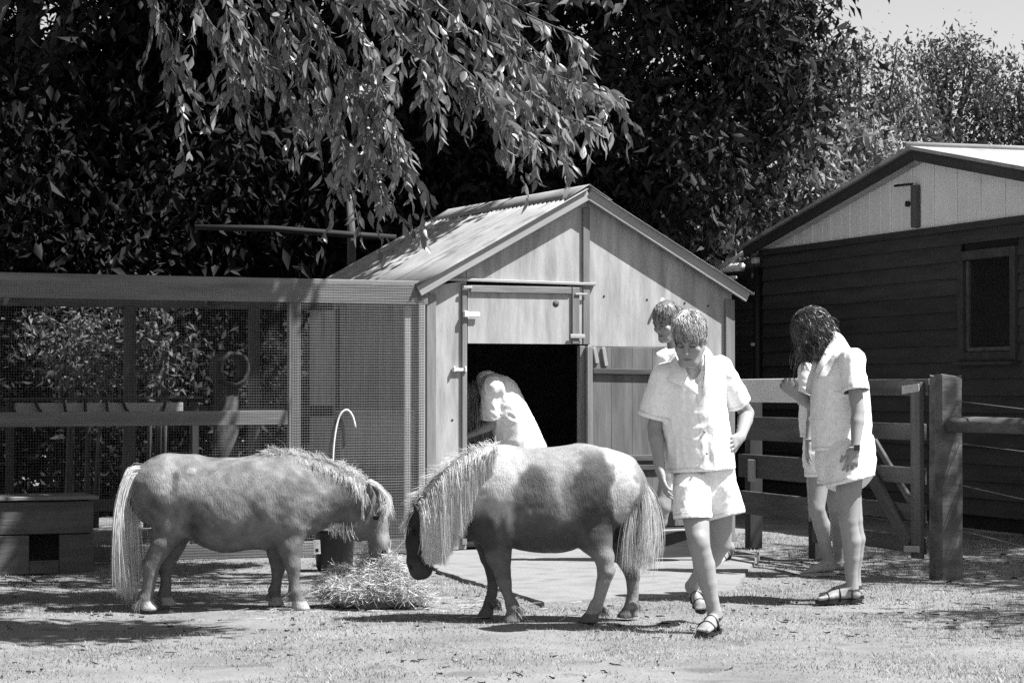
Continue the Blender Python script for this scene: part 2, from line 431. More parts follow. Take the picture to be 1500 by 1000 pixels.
# ------------------------------------------------------------------ small shed (front plane faces the camera and the right)
UX, UY = .9112, .4119
S0 = np.array([-.612, 17.13, 0])                                     # left front corner on the ground
def S(u, v, z): return S0 + u * np.array([UX, UY, 0]) + v * np.array([-UY, UX, 0]) + np.array([0, 0, z])
SU, SV = np.array([UX, UY, 0]), np.array([-UY, UX, 0]); ZU = np.array([0, 0, 1.])
W, EAVE, RIDGE, DEP = 2.51, 1.90, 2.585, 2.5
UM = W / 2
DU0, DU1, DZ = .31, 1.215, 1.49                                       # doorway
shed = thing('garden_shed', S(UM, 0, 0), 'small pale plywood shed with corrugated gable roof and split door', 'shed')
def sheet(name, poly, t, m, parent, **kw):
    """flat sheet of material from a polygon of (u, z) at v = poly plane; t = thickness"""
    n = len(poly); V = [S(u, v, z) for (u, v, z) in poly] + [S(u, v + t, z) for (u, v, z) in poly]
    F = [list(range(n)), list(range(2 * n - 1, n - 1, -1))] + [[i, i + n, (i + 1) % n + n, (i + 1) % n] for i in range(n)]
    return obj(name, V, F, m, parent, **kw)
def roofz(u): return RIDGE - (RIDGE - EAVE) / UM * abs(u - UM)
p_ = MT['ply']
sheet('wall_panel', [(.005, 0, .02), (DU0, 0, .02), (DU0, 0, 1.955), (.005, 0, roofz(.005) + .0)], .012, p_, shed)
sheet('wall_panel', [(DU0 + .002, 0, 1.957), (UM + .03, 0, 1.957), (UM + .03, 0, roofz(UM + .03)), (UM, 0, RIDGE), (DU0 + .002, 0, roofz(DU0))], .012, p_, shed)
sheet('wall_panel', [(UM + .034, 0, 1.0), (W - .005, 0, 1.0), (W - .005, 0, roofz(W - .005)), (UM + .034, 0, roofz(UM + .034))], .012, p_, shed)
sheet('wall_panel', [(DU1 + .03, 0, .02), (W - .005, 0, .02), (W - .005, 0, .997), (DU1 + .03, 0, .997)], .012, p_, shed)
sheet('gable_fill', [(.01, -.0, 1.956), (DU0 - .003, 0, 1.957), (DU0 - .003, 0, roofz(DU0) - .004)], .012, p_, shed)
for u, a in ((0, 0), (W, 0)):                                         # side and back walls
    V = [S(u, 0.014, .02), S(u, DEP, .02), S(u, DEP, EAVE - .03), S(u, 0.014, EAVE - .03)]
    V += [v + SU * (.012 if u == 0 else -.012) for v in V]
    obj('side_wall', V, [[0, 1, 2, 3], [7, 6, 5, 4], [0, 4, 5, 1], [1, 5, 6, 2], [2, 6, 7, 3], [3, 7, 4, 0]], p_, shed)
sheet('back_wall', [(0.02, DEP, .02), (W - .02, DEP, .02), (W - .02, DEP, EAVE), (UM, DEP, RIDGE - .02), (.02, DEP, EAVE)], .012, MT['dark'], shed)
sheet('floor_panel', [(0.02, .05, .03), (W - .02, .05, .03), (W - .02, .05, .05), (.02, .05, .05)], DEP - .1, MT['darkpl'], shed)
board('corner_post', S(.028, -.012, .02), S(.028, -.012, EAVE - .05), .075, .024, SU, MT['plank'], shed)
board('corner_post', S(W - .03, -.012, .02), S(W - .03, -.012, EAVE - .05), .08, .024, SU, MT['plank'], shed)
board('door_jamb', S(DU0 - .022, -.010, .05), S(DU0 - .022, -.010, 1.93), .04, .02, SU, MT['plank'], shed)
board('door_jamb', S(DU1 + .014, -.004, .05), S(DU1 + .014, -.004, DZ), .045, .05, SU, MT['plank'], shed)
board('gable_batten', S(UM + .012, -.011, DZ + .01), S(UM + .012, -.011, RIDGE - .075), .058, .02, SU, MT['plank'], shed)
board('door_track', S(.10, -.018, 1.962), S(UM + .085, -.018, 1.945), .022, .034, ZU, MT['tin'], shed)
# rake boards, barge thickness and roof sheets
OH = .075
for sgn in (-1, 1):
    e = UM + sgn * (UM + .095); ze = RIDGE - (RIDGE - EAVE) / UM * (UM + .095)
    nrm_ = nrm(np.array([0, 0, 1.]) * UM + SU * sgn * (RIDGE - EAVE))
    board('rake_board', S(UM + sgn * .002, -OH, RIDGE + .022), S(e, -OH, ze + .022), .085, .022, nrm_, MT['pale'], shed)
    board('back_rake_board', S(UM + sgn * .002, DEP + .08, RIDGE + .022), S(e, DEP + .08, ze + .022), .085, .022, nrm_, MT['grey'], shed)
    sl = np.hypot(UM + .11, (RIDGE - EAVE) / UM * (UM + .11))
    nsh = 4; vw = (DEP + 2 * OH + .03) / nsh
    for q in range(nsh):                                              # each corrugated sheet, laps over its neighbour
        nv = 60; vs = np.linspace(-OH - .015 + q * vw - .02, -OH - .015 + (q + 1) * vw, nv); us = np.linspace(.012, UM + .115, 5)
        V = []
        for k, t in enumerate(us):
            for v in vs:
                hz = .0115 * math.sin(2 * math.pi * v / .078) + (.003 if q % 2 else 0)
                V.append(S(UM + sgn * t, v, RIDGE + .072 - (RIDGE - EAVE) / UM * t + hz))
        i = np.arange(len(V)).reshape(len(us), nv); F = np.stack([i[:-1, :-1], i[1:, :-1], i[1:, 1:], i[:-1, 1:]], 2).reshape(-1, 4)
        o = obj('roof_sheet', V, F, MT['tin'], shed, True); o.modifiers.new('s', 'SOLIDIFY').thickness = .0015
# ridge cap
V, F = [], []
for v in np.linspace(-OH - .02, DEP + OH + .02, 80):
    for t, dz in ((-.19, -.104), (-.02, -.008), (0, .004), (.02, -.008), (.19, -.104)):
        V.append(S(UM + t, v, RIDGE + .089 + dz + (.004 * math.sin(v / .078 * 6.283) if abs(t) > .1 else 0)))
for i in range(79):
    for k in range(4): F.append([i * 5 + k, i * 5 + k + 1, (i + 1) * 5 + k + 1, (i + 1) * 5 + k])
o = obj('ridge_cap', V, F, MT['tin'], shed, True); o.modifiers.new('s', 'SOLIDIFY').thickness = .002
# upper door leaf
ud = sheet('upper_door', [(DU0 + .006, -.012, DZ + .012), (DU1 + .022, -.012, DZ + .012), (DU1 + .022, -.012, 1.925), (DU0 + .006, -.012, 1.925)], .02, p_, shed, label='pale closed upper half of the split door')
board('door_stile', S(DU1 - .04, -.022, DZ + .014), S(DU1 - .04, -.022, 1.92), .06, .018, SU, MT['plank'], ud)
board('door_rail', S(DU0 + .02, -.022, 1.895), S(DU1 - .075, -.022, 1.895), .05, .018, ZU, MT['plank'], ud)
for (u, z, w, h) in ((DU0 - .005, 1.905, .07, .02), (DU0 + .03, 1.71, .12, .032), (DU1 - .03, 1.56, .12, .03), (DU1 + .0, 1.87, .1, .014)):
    board('hinge', S(u - w / 2, -.036, z), S(u + w / 2, -.036, z), h, .012, ZU, MT['white'] if z == 1.71 else MT['tin'], ud)
board('hinge', S(DU0 - .02, -.034, 1.69), S(DU0 - .02, -.034, 1.735), .03, .03, SU, MT['white'], ud)
bolt = board('door_bolt', S(.195, -.012, 1.31), S(.30, -.012, 1.31), .022, .022, ZU, MT['white'], shed)
board('bolt_staple', S(.205, -.02, 1.295), S(.205, -.02, 1.335), .014, .03, SU, MT['white'], bolt)
board('bolt_staple', S(.292, -.02, 1.295), S(.292, -.02, 1.335), .014, .03, SU, MT['white'], bolt)
tube('wall_hook', [S(1.86, -.01, 1.80), S(1.86, -.05, 1.80), S(1.885, -.06, 1.85)], .012, MT['white'], shed)
for (u, z) in ((1.42, 1.86), (1.78, 1.84), (2.1, 1.82), (2.3, 1.80), (1.45, 1.30), (.2, .95), (.47, 1.79)):
    tube('nail_head', [S(u, -.004, z), S(u, .004, z)], .008, MT['darkpl'], shed, n=6)
tube('knot', [S(1.02, -.0145, 1.80), S(1.02, -.010, 1.80)], .026, MT['grey'], ud, n=9)
# lower leaf, swung right back against the wall: frame, rails and the backs of its boards
ld = sheet('lower_door', [(DU1 + .04, -.030, .14), (DU1 + .94, -.030, .14), (DU1 + .94, -.030, DZ - .002), (DU1 + .04, -.030, DZ - .002)], .012, MT['oldply'], shed, label='weathered lower half of the split door folded back against the wall')
for i in range(5):
    a = DU1 + .075 + i * .172
    board('board', S(a + .083, -.0385, .15), S(a + .083, -.0385, DZ - .012), .171, .014, SU, MT['oldply'], ld, c=.0015)
board('stile', S(DU1 + .055, -.052, .14), S(DU1 + .055, -.052, DZ - .004), .045, .04, SU, MT['plank'], ld)
board('rail', S(DU1 + .08, -.058, 1.305), S(DU1 + .94, -.058, 1.292), .042, .028, ZU, MT['grey'], ld)
board('rail', S(DU1 + .08, -.056, .665), S(DU1 + .94, -.056, .655), .045, .028, ZU, MT['grey'], ld)
board('rail', S(DU1 + .08, -.056, .595), S(DU1 + .94, -.056, .585), .04, .026, ZU, MT['grey'], ld)
for a, b, c in ((.10, 1.36, 1.48), (.175, 1.34, 1.48)):
    board('brace_block', S(DU1 + a + .02, -.054, b), S(DU1 + a - .005, -.054, c), .03, .022, SU, MT['pale'], ld)
# low dark trough before the shed
tr = thing('feed_trough', G(995, 822), 'low dark timber trough behind the spotted pony tail', 'trough')
a0, a1 = P(938, 820, 16.3) * [1, 1, 0], P(1052, 816, 16.55) * [1, 1, 0]
back = np.array([-.12, .34, 0])
board('side_board', a0 + [0, 0, .105], a1 + [0, 0, .105], .19, .03, ZU, MT['dark'], tr)
board('side_board', a0 + back + [0, 0, .105], a1 + back + [0, 0, .105], .19, .03, ZU, MT['dark'], tr)
board('end_board', a0 + back * .06 + [0.02, 0, .1], a0 + back * .94 + [.02, 0, .1], .18, .03, ZU, MT['dark'], tr)
board('end_board', a1 + back * .06 + [-.02, 0, .1], a1 + back * .94 + [-.02, 0, .1], .18, .03, ZU, MT['dark'], tr)
board('rim', a0 + [.14, 0.002, .208], a1 + [0, 0.002, .208], .035, .014, back, MT['pale'], tr)
board('bottom_board', a0 + back * .5 + [0.03, 0, .02], a1 + back * .5 + [-.03, 0, .02], .26, .02, back, MT['dark'], tr)
tube('foot', [a0 + [-.0, -.02, .0], a0 + [-.0, -.02, .075]], [.05, .045], MT['black'], tr, n=10)

# ------------------------------------------------------------------ wire aviary left of the shed
A = lambda u, v, z: S(-.035 + u, -.035 + v, z)
av = thing('wire_aviary', A(-1.8, 0, 0), 'long timber framed wire mesh aviary joined to the pale shed', 'aviary')
UL = -4.0
def uat(px, v=0.):                        # u of a pixel column on the aviary front plane (offset v)
    o = A(0, v, 0); k = (px - 750) / FPX
    return (k * o[1] - o[0]) / (UX - k * UY)
MAINU = uat(430)
board('top_beam', A(UL, 0, 1.862), A(.02, 0, 1.858), .168, .05, ZU, MT['plank'], av)
board('post', A(MAINU, -.004, .0), A(MAINU, -.004, 1.775), .088, .05, SU, MT['plank'], av)
board('post', A(-.025, -.002, .0), A(-.025, -.002, 1.775), .05, .045, SU, MT['pale'], av)
board('post', A(-.115, .03, .0), A(-.115, .03, 1.775), .06, .03, SU, MT['pale'], av)
board('post', A(UL + .03, -.004, 0), A(UL + .03, -.004, 1.775), .088, .05, SU, MT['plank'], av)
board('mid_rail', A(UL + .08, 0, .965), A(MAINU - .046, 0, .975), .10, .045, ZU, MT['plank'], av)
board('base_rail', A(UL + .08, 0, .06), A(MAINU - .046, 0, .06), .10, .04, ZU, MT['grey'], av)
board('base_rail', A(MAINU + .046, 0, .06), A(-.05, 0, .06), .10, .04, ZU, MT['plank'], av)
board('back_beam', A(UL, 1.9, 1.84), A(.0, 1.9, 1.84), .10, .05, ZU, MT['grey'], av)
board('back_rail', A(UL, 1.9, 1.0), A(.0, 1.9, 1.0), .09, .04, ZU, MT['dark'], av)
board('back_rail', A(UL, 1.9, .3), A(.0, 1.9, .3), .09, .04, ZU, MT['grey'], av)
for px in (-30, 190, 372, 500, 556):
    u = uat(px, 1.86); board('back_post', A(u, 1.86, 0), A(u, 1.86, 1.8), .085 if px != 556 else .07, .05, SU, MT['grey'], av)
for u in (UL + .1, -2.8, MAINU, -.4): board('rafter', A(u, .03, 1.86), A(u, 1.87, 1.86), .09, .045, ZU, MT['grey'], av)
def mesh_wires(u0, u1, z0, z1, v, pitch, r, name, extra=None):
    V, F = [], []
    def bar(a, b, n1, n2):
        o = len(V)
        for p in (a, b): V.extend([p + n1 * r, p + n2 * r, p - n1 * r, p - n2 * r])
        for k in range(4): F.append([o + k, o + (k + 1) % 4, o + 4 + (k + 1) % 4, o + 4 + k])
    for u in np.arange(u0, u1, pitch):
        a = RNG.normal(0, .001); bar(A(u + a, v, z0), A(u + a, v, z1), SU, SV)
    for z in np.arange(z0, z1, pitch): bar(A(u0, v - 2 * r, z), A(u1, v - 2 * r, z), ZU, SV)
    o = obj(name, V, np.array(F), MT['wire'], av, kind='stuff'); return o
mesh_wires(MAINU - .02, -.0, .02, 1.93, -.032, .0185, .0010, 'wire_mesh')
mesh_wires(UL, MAINU - .02, .02, 1.90, -.030, .0185, .0006, 'wire_mesh')
mesh_wires(MAINU + .30, -.09, .10, 1.03, -.038, .0190, .0010, 'mesh_patch')
# pale shelf with perches inside
sh_ = thing('bird_shelf', A(uat(150, 1.0), 1.0, .9), 'pale shelf board with dark perches inside the left aviary bay', 'shelf')
board('board', A(uat(22, 1.0), 1.0, 1.04), A(uat(268, 1.0), 1.0, 1.04), .07, .02, ZU, MT['pale'], sh_)
board('shelf_top', A(uat(10, 1.15), 1.15, 1.10), A(uat(290, 1.15), 1.15, 1.11), .28, .02, SV, MT['dark'], sh_)
for k in range(7):
    u = uat(30 + k * 34 + random.uniform(-8, 8), .95); du = random.uniform(-.09, .09)
    tube('perch', [A(u, .93, .97), A(u + du * .6, .95, 1.03), A(u + du, .96, 1.10)], [.014, .012, .011], MT['darkpl'], sh_, n=6)
for u in (uat(15, 1.1), uat(285, 1.1)): board('shelf_leg', A(u, 1.1, 0), A(u, 1.1, 1.08), .05, .05, SU, MT['dark'], sh_)
# hollow log inside the aviary
lg = thing('hollow_log', A(uat(345, 1.3), 1.3, 0), 'round hollow log standing on a dark stump in the aviary', 'log')
c = A(uat(343, 1.3), 1.3, 1.32); ring = []
V, F = [], []
for i in range(20):
    w = 2 * math.pi * i / 20; jit = random.uniform(.93, 1.07)
    for rr, vv in ((.125 * jit, -.02), (.10 * jit, -.03), (.10, .25), (.125, .25)): V.append(c + SU * rr * math.cos(w) + ZU * rr * 1.05 * math.sin(w) + SV * vv)
for i in range(20):
    for k in range(4): F.append([i * 4 + k, i * 4 + (k + 1) % 4, ((i + 1) % 20) * 4 + (k + 1) % 4, ((i + 1) % 20) * 4 + k])
obj('shell', V, F, MT['dark'], lg, True)
tube('stump', [A(uat(335, 1.35), 1.4, 0), A(uat(335, 1.35), 1.4, .6), A(uat(335, 1.35), 1.4, 1.215)], [.13, .10, .095], MT['dark'], lg, n=12)
# bent white hoop leaning at the mesh
hp = bez([P(487, 700, 16.75), P(489, 650, 16.75), P(496, 612, 16.76), P(507, 600, 16.77), P(516, 608, 16.77), P(521, 626, 16.77)], 18)
hp = np.vstack([[hp[0] * [1, 1, 0] + [0.01, -.02, 0.]], hp])
tag(tube('bent_pipe', hp, .0075, MT['white'], n=7), 'thin white bent pipe hoop leaning on the aviary mesh', 'pipe')
# timber box on the left
bx = thing('nest_box', P(60, 842, 15.1) * [1, 1, 0], 'low timber box with square dark hole left of the grey pony', 'box')
q0, q1 = P(-25, 840, 15.0) * [1, 1, 0], P(136, 840, 15.25) * [1, 1, 0]; du = nrm(q1 - q0); dv = np.array([-du[1], du[0], 0]); LL = np.linalg.norm(q1 - q0); hb = .47
for z in (0, 1):                                                      # front boards leave the square hole
    pass
hu0, hu1, hz0, hz1 = .285, .475, .09, .255
Q = lambda u, v, z: q0 + du * u + dv * v + np.array([0, 0, z])
for (u0, u1, z0, z1) in ((0, hu0, .005, .25), (hu1, LL, .005, .25), (0, LL, hz1 + .002, hb - .01), (hu0 + .002, hu1 - .002, .005, hz0)):
    board('board', Q(u0, 0, (z0 + z1) / 2), Q(u1, 0, (z0 + z1) / 2), z1 - z0, .022, ZU, MT['grey'], bx)
board('side_board', Q(.012, .03, hb / 2), Q(.012, .4, hb / 2), hb - .02, .022, ZU, MT['grey'], bx); board('side_board', Q(LL - .012, .03, hb / 2), Q(LL - .012, .4, hb / 2), hb - .02, .022, ZU, MT['grey'], bx)
board('back_board', Q(0, .42, hb / 2), Q(LL, .42, hb / 2), hb - .02, .022, ZU, MT['grey'], bx)
board('lid', Q(-.02, .2, hb + .012), Q(LL + .03, .2, hb + .012), .48, .024, dv, MT['plank'], bx)

# ------------------------------------------------------------------ barn on the right: its gable wall runs back almost along the view
B0 = np.array([2.537, 24.0, 0]); BT = nrm([.315, -.949, 0]); BN = np.array([-BT[1] * -1, BT[0] * -1, 0])
BN = np.array([-.949, -.315, 0])                                      # outward (towards the yard)
def B(t, w, z): return B0 + BT * t + BN * w + np.array([0, 0, z])
barn = thing('dark_barn', B(3.4, 0, 0), 'dark weatherboard barn with pale ribbed gable and a window', 'barn')
TA, ZT, ZA, RS = 3.40, 2.56, 3.27, .182
TEND = 6.95
pitch_ = .142; z = .12
WT0, WT1, WZ0, WZ1 = 4.12, 4.89, 1.48, 2.25                         # window opening
k = 0
while z < ZT - .02:
    top = min(z + pitch_, ZT); hgt = top - z + .012
    spans = [(0.0, TEND)]
    if top > WZ0 - .07 and z < WZ1 + .07: spans = [(0.0, WT0 - .09), (WT1 + .09, TEND)]
    for (a, b) in spans:
        tilt = BN * .016
        c0 = B(a, .012, z + hgt / 2); c1 = B(b, .012, z + hgt / 2)
        board('weatherboard', c0, c1, hgt, .018, ZU + BN * -.17, MT['dark'], barn, c=.003)
    if z < 2.28: board('weatherboard', B(-2.6, -.10, z + hgt / 2 + .03), B(-.06, -.10, z + hgt / 2 + .03), hgt, .018, ZU + BN * -.11, MT['dark'], barn, c=.003)
    z += pitch_; k += 1
V = [B(-2.6, -.14, 0), B(TEND, -.02, 0), B(TEND, -.02, ZT + .2), B(-.02, -.02, ZT), B(-2.6, -.14, 2.3)]
obj('wall_lining', V, [[0, 1, 2, 3, 4]], MT['darkpl'], barn)
# gable sheet in ribbed strips
def gz(t): return ZA - .13 - RS * abs(t - TA)
ts = np.arange(.0, TEND + .01, .40)
for a, b in zip(ts[:-1], ts[1:]):
    b2 = b - .006; pts = [(a, ZT + .005), (b2, ZT + .005), (b2, max(gz(b2), ZT + .02)), (a, max(gz(a), ZT + .02))]
    if a < TA < b2: pts.insert(3, (TA, gz(TA)))
    n = len(pts); V = [B(t, .030, zz) for t, zz in pts] + [B(t, .012, zz) for t, zz in pts]
    F = [list(range(n)), list(range(2 * n - 1, n - 1, -1))] + [[i, i + n, (i + 1) % n + n, (i + 1) % n] for i in range(n)]
    g = obj('gable_panel', V, F, MT['cream'], barn)
    tube('rib', [B(b - .003, .034, ZT + .01), B(b - .003, .034, max(gz(b), ZT + .02))], .011, MT['white'], g, n=5, smooth=False)
    tube('rib', [B((a + b) / 2, .031, ZT + .01), B((a + b) / 2, .031, max(gz((a + b) / 2), ZT + .02))], .005, MT['cream'], g, n=5, smooth=False)
board('trim_board', B(-.02, .045, ZT - .025), B(TEND, .045, ZT - .025), .06, .03, ZU, MT['dark'], barn)
for sgn, ee in ((-1, TA + .22), (1, TEND - TA + .2)):
    a = B(TA, .12, ZA - .052); b = B(TA + sgn * ee, .12, ZA - .052 - RS * ee)
    board('bargeboard', a, b, .12, .03, ZU, MT['dark'], barn)
    # roof plane
    V = [B(TA, .17, ZA + .012), B(TA + sgn * ee, .17, ZA + .012 - RS * ee), B(TA + sgn * ee, -6, ZA + .012 - RS * ee), B(TA, -6, ZA + .012)]
    V += [v - np.array([0, 0, .03]) for v in V]
    obj('roof_sheet', V, [[0, 1, 2, 3], [7, 6, 5, 4], [0, 4, 5, 1], [1, 5, 6, 2], [2, 6, 7, 3], [3, 7, 4, 0]], MT['tin'], barn)
tube('ridge_flashing', [B(TA, .2, ZA + .02), B(TA, -6, ZA + .02)], .03, MT['tin'], barn, n=6)
tube('downpipe', [B(-.03, .06, .05), B(-.03, .06, 2.40)], .045, MT['black'], barn, n=10)
for zz in (1.62, 2.13, .8): board('pipe_bracket', B(-.07, .115, zz), B(.01, .115, zz), .03, .012, ZU, MT['white'], barn)
board('corner_block', B(-.22, .02, 2.47), B(-.12, .02, 2.47), .06, .05, ZU, MT['cream'], barn); board('corner_block', B(-.22, .02, 2.32), B(-.13, .02, 2.32), .05, .05, ZU, MT['plank'], barn)
tube('gutter', [B(-.25, .1, 2.56), B(-.7, .14, 2.45), B(-1.3, .17, 2.38)], .025, MT['white'], barn, n=7)
tube('gutter', [B(-2.7, .05, 2.44), B(-.45, .05, 2.42)], .045, MT['cream'], barn, n=8)
tube('gutter', [B(-2.7, .12, 2.33), B(-.45, .12, 2.31)], .022, MT['white'], barn, n=7)
cb = board('conduit_box', B(TA - .09, .06, ZT + .02), B(TA - .09, .06, ZA - .32), .09, .05, BT, MT['grey'], barn)
tube('conduit_arm', [B(TA - .09, .09, ZA - .31), B(TA - .42, .09, ZA - .30)], .011, MT['darkpl'], barn, n=6)
tube('vent_knob', [B(TA - .26, .02, ZA - .47), B(TA - .26, .06, ZA - .47)], .026, MT['black'], barn, n=10)
tube('roof_vent', [P(1238, 276, 22.5), P(1250, 274, 22.3)], .02, MT['white'], barn, n=7)
win = board('window_frame', B(WT0 - .05, .03, (WZ0 + WZ1) / 2), B(WT0 - .05, .03, (WZ0 + WZ1) / 2 + .001), .01, .01, BT, MT['dark'], barn)
for (t0, t1, z0, z1) in ((WT0 - .085, WT0, WZ0 - .08, WZ1 + .08), (WT1, WT1 + .085, WZ0 - .08, WZ1 + .08), (WT0, WT1, WZ1, WZ1 + .08), (WT0, WT1, WZ0 - .08, WZ0)):
    v, f = chambox(t1 - t0 - .002, .06, z1 - z0 - .002, .006); M = np.array([BT, BN, ZU]); m = B((t0 + t1) / 2, .025, (z0 + z1) / 2)
    obj('frame_piece', np.array(v) @ M + m, f, MT['dark'], win)
for (t0, t1, z0, z1) in ((WT0 + .002, WT0 + .045, WZ0 + .002, WZ1 - .002), (WT0 + .045, WT1, WZ0 + .002, WZ0 + .04)):
    v, f = chambox(t1 - t0 - .002, .03, z1 - z0, .004); obj('sash', np.array(v) @ np.array([BT, BN, ZU]) + B((t0 + t1) / 2, .005, (z0 + z1) / 2), f, MT['grey'], win)
obj('pane', [B(WT0, -.004, WZ0), B(WT1, -.004, WZ0), B(WT1, -.004, WZ1), B(WT0, -.004, WZ1)], [[0, 1, 2, 3]], MT['glass'], win)
board('sill', B(WT0 - .1, .06, WZ0 - .095), B(WT1 + .1, .06, WZ0 - .095), .03, .09, ZU, MT['dark'], win)

# ------------------------------------------------------------------ board fence and gate between shed and yard post
GA, GB = np.array([1.715, 17.72, 0]), np.array([2.585, 14.80, 0])
GD = nrm(GB - GA); GN = np.array([GD[1], -GD[0], 0])                  # GN points to the yard (left)
if GN[0] > 0: GN = -GN
GLEN = np.linalg.norm(GB - GA); GS = 1.28                              # length of the fixed panel
def H(t, w, z): return GA + GD * t + GN * w + np.array([0, 0, z])
fe = thing('board_fence', H(GS / 2, 0, 0), 'short fence of wide boards with pale top rail beside the shed', 'fence')
for i, zt in enumerate((1.245, .970, .695, .425)):
    board('rail', H(.0, .03, zt - .085), H(GS, .03, zt - .085 + RNG.normal(0, .004)), .17, .025, ZU, MT['cream'] if i == 0 else MT['grey'], fe)
board('post', H(.05, -.06, 0), H(.05, -.06, 1.2), .1, .1, GD, MT['dark'], fe); board('post', H(GS - .04, -.05, 0), H(GS - .04, -.05, 1.2), .11, .1, GD, MT['dark'], fe)
board('cleat', H(.30, .055, .5), H(.30, .055, .66), .12, .02, GD, MT['pale'], fe)
gt = thing('farm_gate', H((GS + GLEN) / 2, 0, 0), 'grey timber gate with diagonal brace behind the dark haired woman', 'gate')
for zt in (1.235, .955, .68, .45, .25): board('rail', H(GS + .06, .0, zt - .052), H(GLEN - (.0 if zt > 1.2 else .06), .0, zt - .052), .105, .022, ZU, MT['grey'], gt)
board('stile', H(GLEN - .11, .03, .12), H(GLEN - .11, .03, 1.215), .13, .032, GD, MT['grey'], gt)
board('stile', H(GS + .12, .03, .12), H(GS + .12, .03, 1.215), .10, .032, GD, MT['grey'], gt)
board('brace', H(GS + .45, .03, 1.0), H(GLEN - .22, .03, .2), .11, .024, np.cross(GN, GD + ZU * -.8), MT['grey'], gt)
board('brace', H(GS + .60, -.03, 1.05), H(GLEN - .12, -.03, .32), .05, .024, np.cross(GN, GD + ZU * -.8), MT['grey'], gt)
board('strap_hinge', H(GLEN - .27, .052, 1.165), H(GLEN - .04, .052, 1.18), .05, .012, ZU, MT['tin'], gt); board('strap_hinge', H(GLEN - .25, .052, .17), H(GLEN - .04, .052, .18), .04, .012, ZU, MT['tin'], gt)
pb = np.array([2.672, 14.72, 0])
def old_post(p, r, h):
    V, F = [], []; n = 14; rows = 12
    for j in range(rows):
        for i in range(n):
            w = 2 * math.pi * i / n; sq = 1 / max(abs(math.cos(w)), abs(math.sin(w))) ** .75
            rr = r * sq * (1 + .05 * math.sin(i * 2.3 + 1) + RNG.normal(0, .012)) * (1 + .06 * (1 - j / rows))
            V.append(p + np.array([rr * math.cos(w + .3), rr * math.sin(w + .3), h * j / (rows - 1) + (RNG.normal(0, .008) if j == rows - 1 else 0)]))
    for j in range(rows - 1):
        for i in range(n): F.append([j * n + i, j * n + (i + 1) % n, (j + 1) * n + (i + 1) % n, (j + 1) * n + i])
    F.append([(rows - 1) * n + i for i in range(n)])
    return V, F
V, F = old_post(pb, .088, 1.255)
tag(obj('gate_post', V, F, MT['post']), 'thick weathered square post at the end of the gate', 'post')
rl = thing('log_fence', np.array([3.4, 14.4, 0]), 'low log rail fence with thin wires right of the thick post', 'fence')
tube('log_rail', bez([P(1391, 622, 14.62), P(1440, 622, 14.5), P(1520, 625, 14.3), P(1640, 630, 14.0)], 10), .050, MT['post'], rl, n=12)
V, F = old_post(np.array([3.75, 13.9, 0]), .07, 1.2); obj('post', V, F, MT['post'], rl)
for pts in (((1400, 587, 14.65), (1500, 599, 14.2), (1620, 610, 13.9)), ((1405, 649, 14.65), (1500, 661, 14.2), (1620, 674, 13.9)), ((1405, 710, 14.65), (1500, 731, 14.2), (1620, 752, 13.9)), ((1405, 776, 14.65), (1500, 800, 14.2), (1620, 824, 13.9))):
    tube('fence_wire', [P(*q) for q in pts], .0028, MT['wire'], rl, n=5)
# weathered pole and stem behind the aviary
pr = thing('pole_rack', P(470, 340, 20.4) * [1, 1, 0], 'weathered horizontal pole with post behind the aviary roof', 'rack')
tube('pole', [P(285, 333, 20.3), P(400, 335, 20.4), P(500, 343, 20.5), P(580, 348, 20.6)], [.024, .028, .03, .026], MT['darkpl'], pr, n=9)
tube('post', [P(515, 345, 20.6) * [1, 1, 0], P(515, 345, 20.6), P(512, 290, 20.7)], [.05, .04, .03], MT['bark'], pr, n=8)

# ------------------------------------------------------------------ trees
def leaf_geo(pos, axis, nor, length, width, fine=False):
    """lanceolate leaves folded along the midrib; fine = curved blade of 16 triangles, else two bent halves"""
    pos, axis = np.asarray(pos, float), np.asarray(axis, float); axis = axis / (np.linalg.norm(axis, axis=1, keepdims=True) + 1e-9)
    side = np.cross(axis, nor); side /= np.linalg.norm(side, axis=1, keepdims=True) + 1e-9; up = np.cross(side, axis)
    L, Wd = np.asarray(length)[:, None], np.asarray(width)[:, None]; n = len(pos)
    if not fine:
        mid = pos + axis * L * .42; l = mid + side * Wd * .5 + up * Wd * .2; r = mid - side * Wd * .5 + up * Wd * .2; tip = pos + axis * L - up * L * .1
        V = np.stack([pos, r, tip, l], 1).reshape(-1, 3); b = np.arange(n)[:, None] * 4
        return V, np.concatenate([b + np.array([[0, 1, 2]]), b + np.array([[0, 2, 3]])], 1).reshape(-1, 3)
    rows = []
    for t, w in ((0, .06), (.18, .62), (.42, 1.), (.68, .74), (.88, .3), (1., .02)):
        c = pos + axis * L * t - up * L * .22 * t * t
        rows += [c + side * Wd * .5 * w + up * Wd * .16 * w, c, c - side * Wd * .5 * w + up * Wd * .16 * w]
    V = np.stack(rows, 1).reshape(-1, 3); b = np.arange(n)[:, None] * 18
    q = np.array([[3 * i + k, 3 * i + k + 1, 3 * i + k + 4, 3 * i + k + 3] for i in range(5) for k in (0, 1)]).reshape(1, -1)
    return V, (b + q).reshape(-1, 4)
def leaf_cloud(name, pos, axis, length, width, m, parent, tone, kind='stuff', fine=False):
    nor = RNG.normal(0, 1, np.shape(pos)); V, F = leaf_geo(pos, axis, nor, length, width, fine)
    o = obj(name, V, F, MT[m], parent, fine, kind=kind); set_tone(o, np.repeat(tone, 18 if fine else 4)); return o
def rand_dir(n, down=1.0):
    d = RNG.normal(0, 1, (n, 3)); d /= np.linalg.norm(d, axis=1, keepdims=True); d[:, 2] -= down; return d
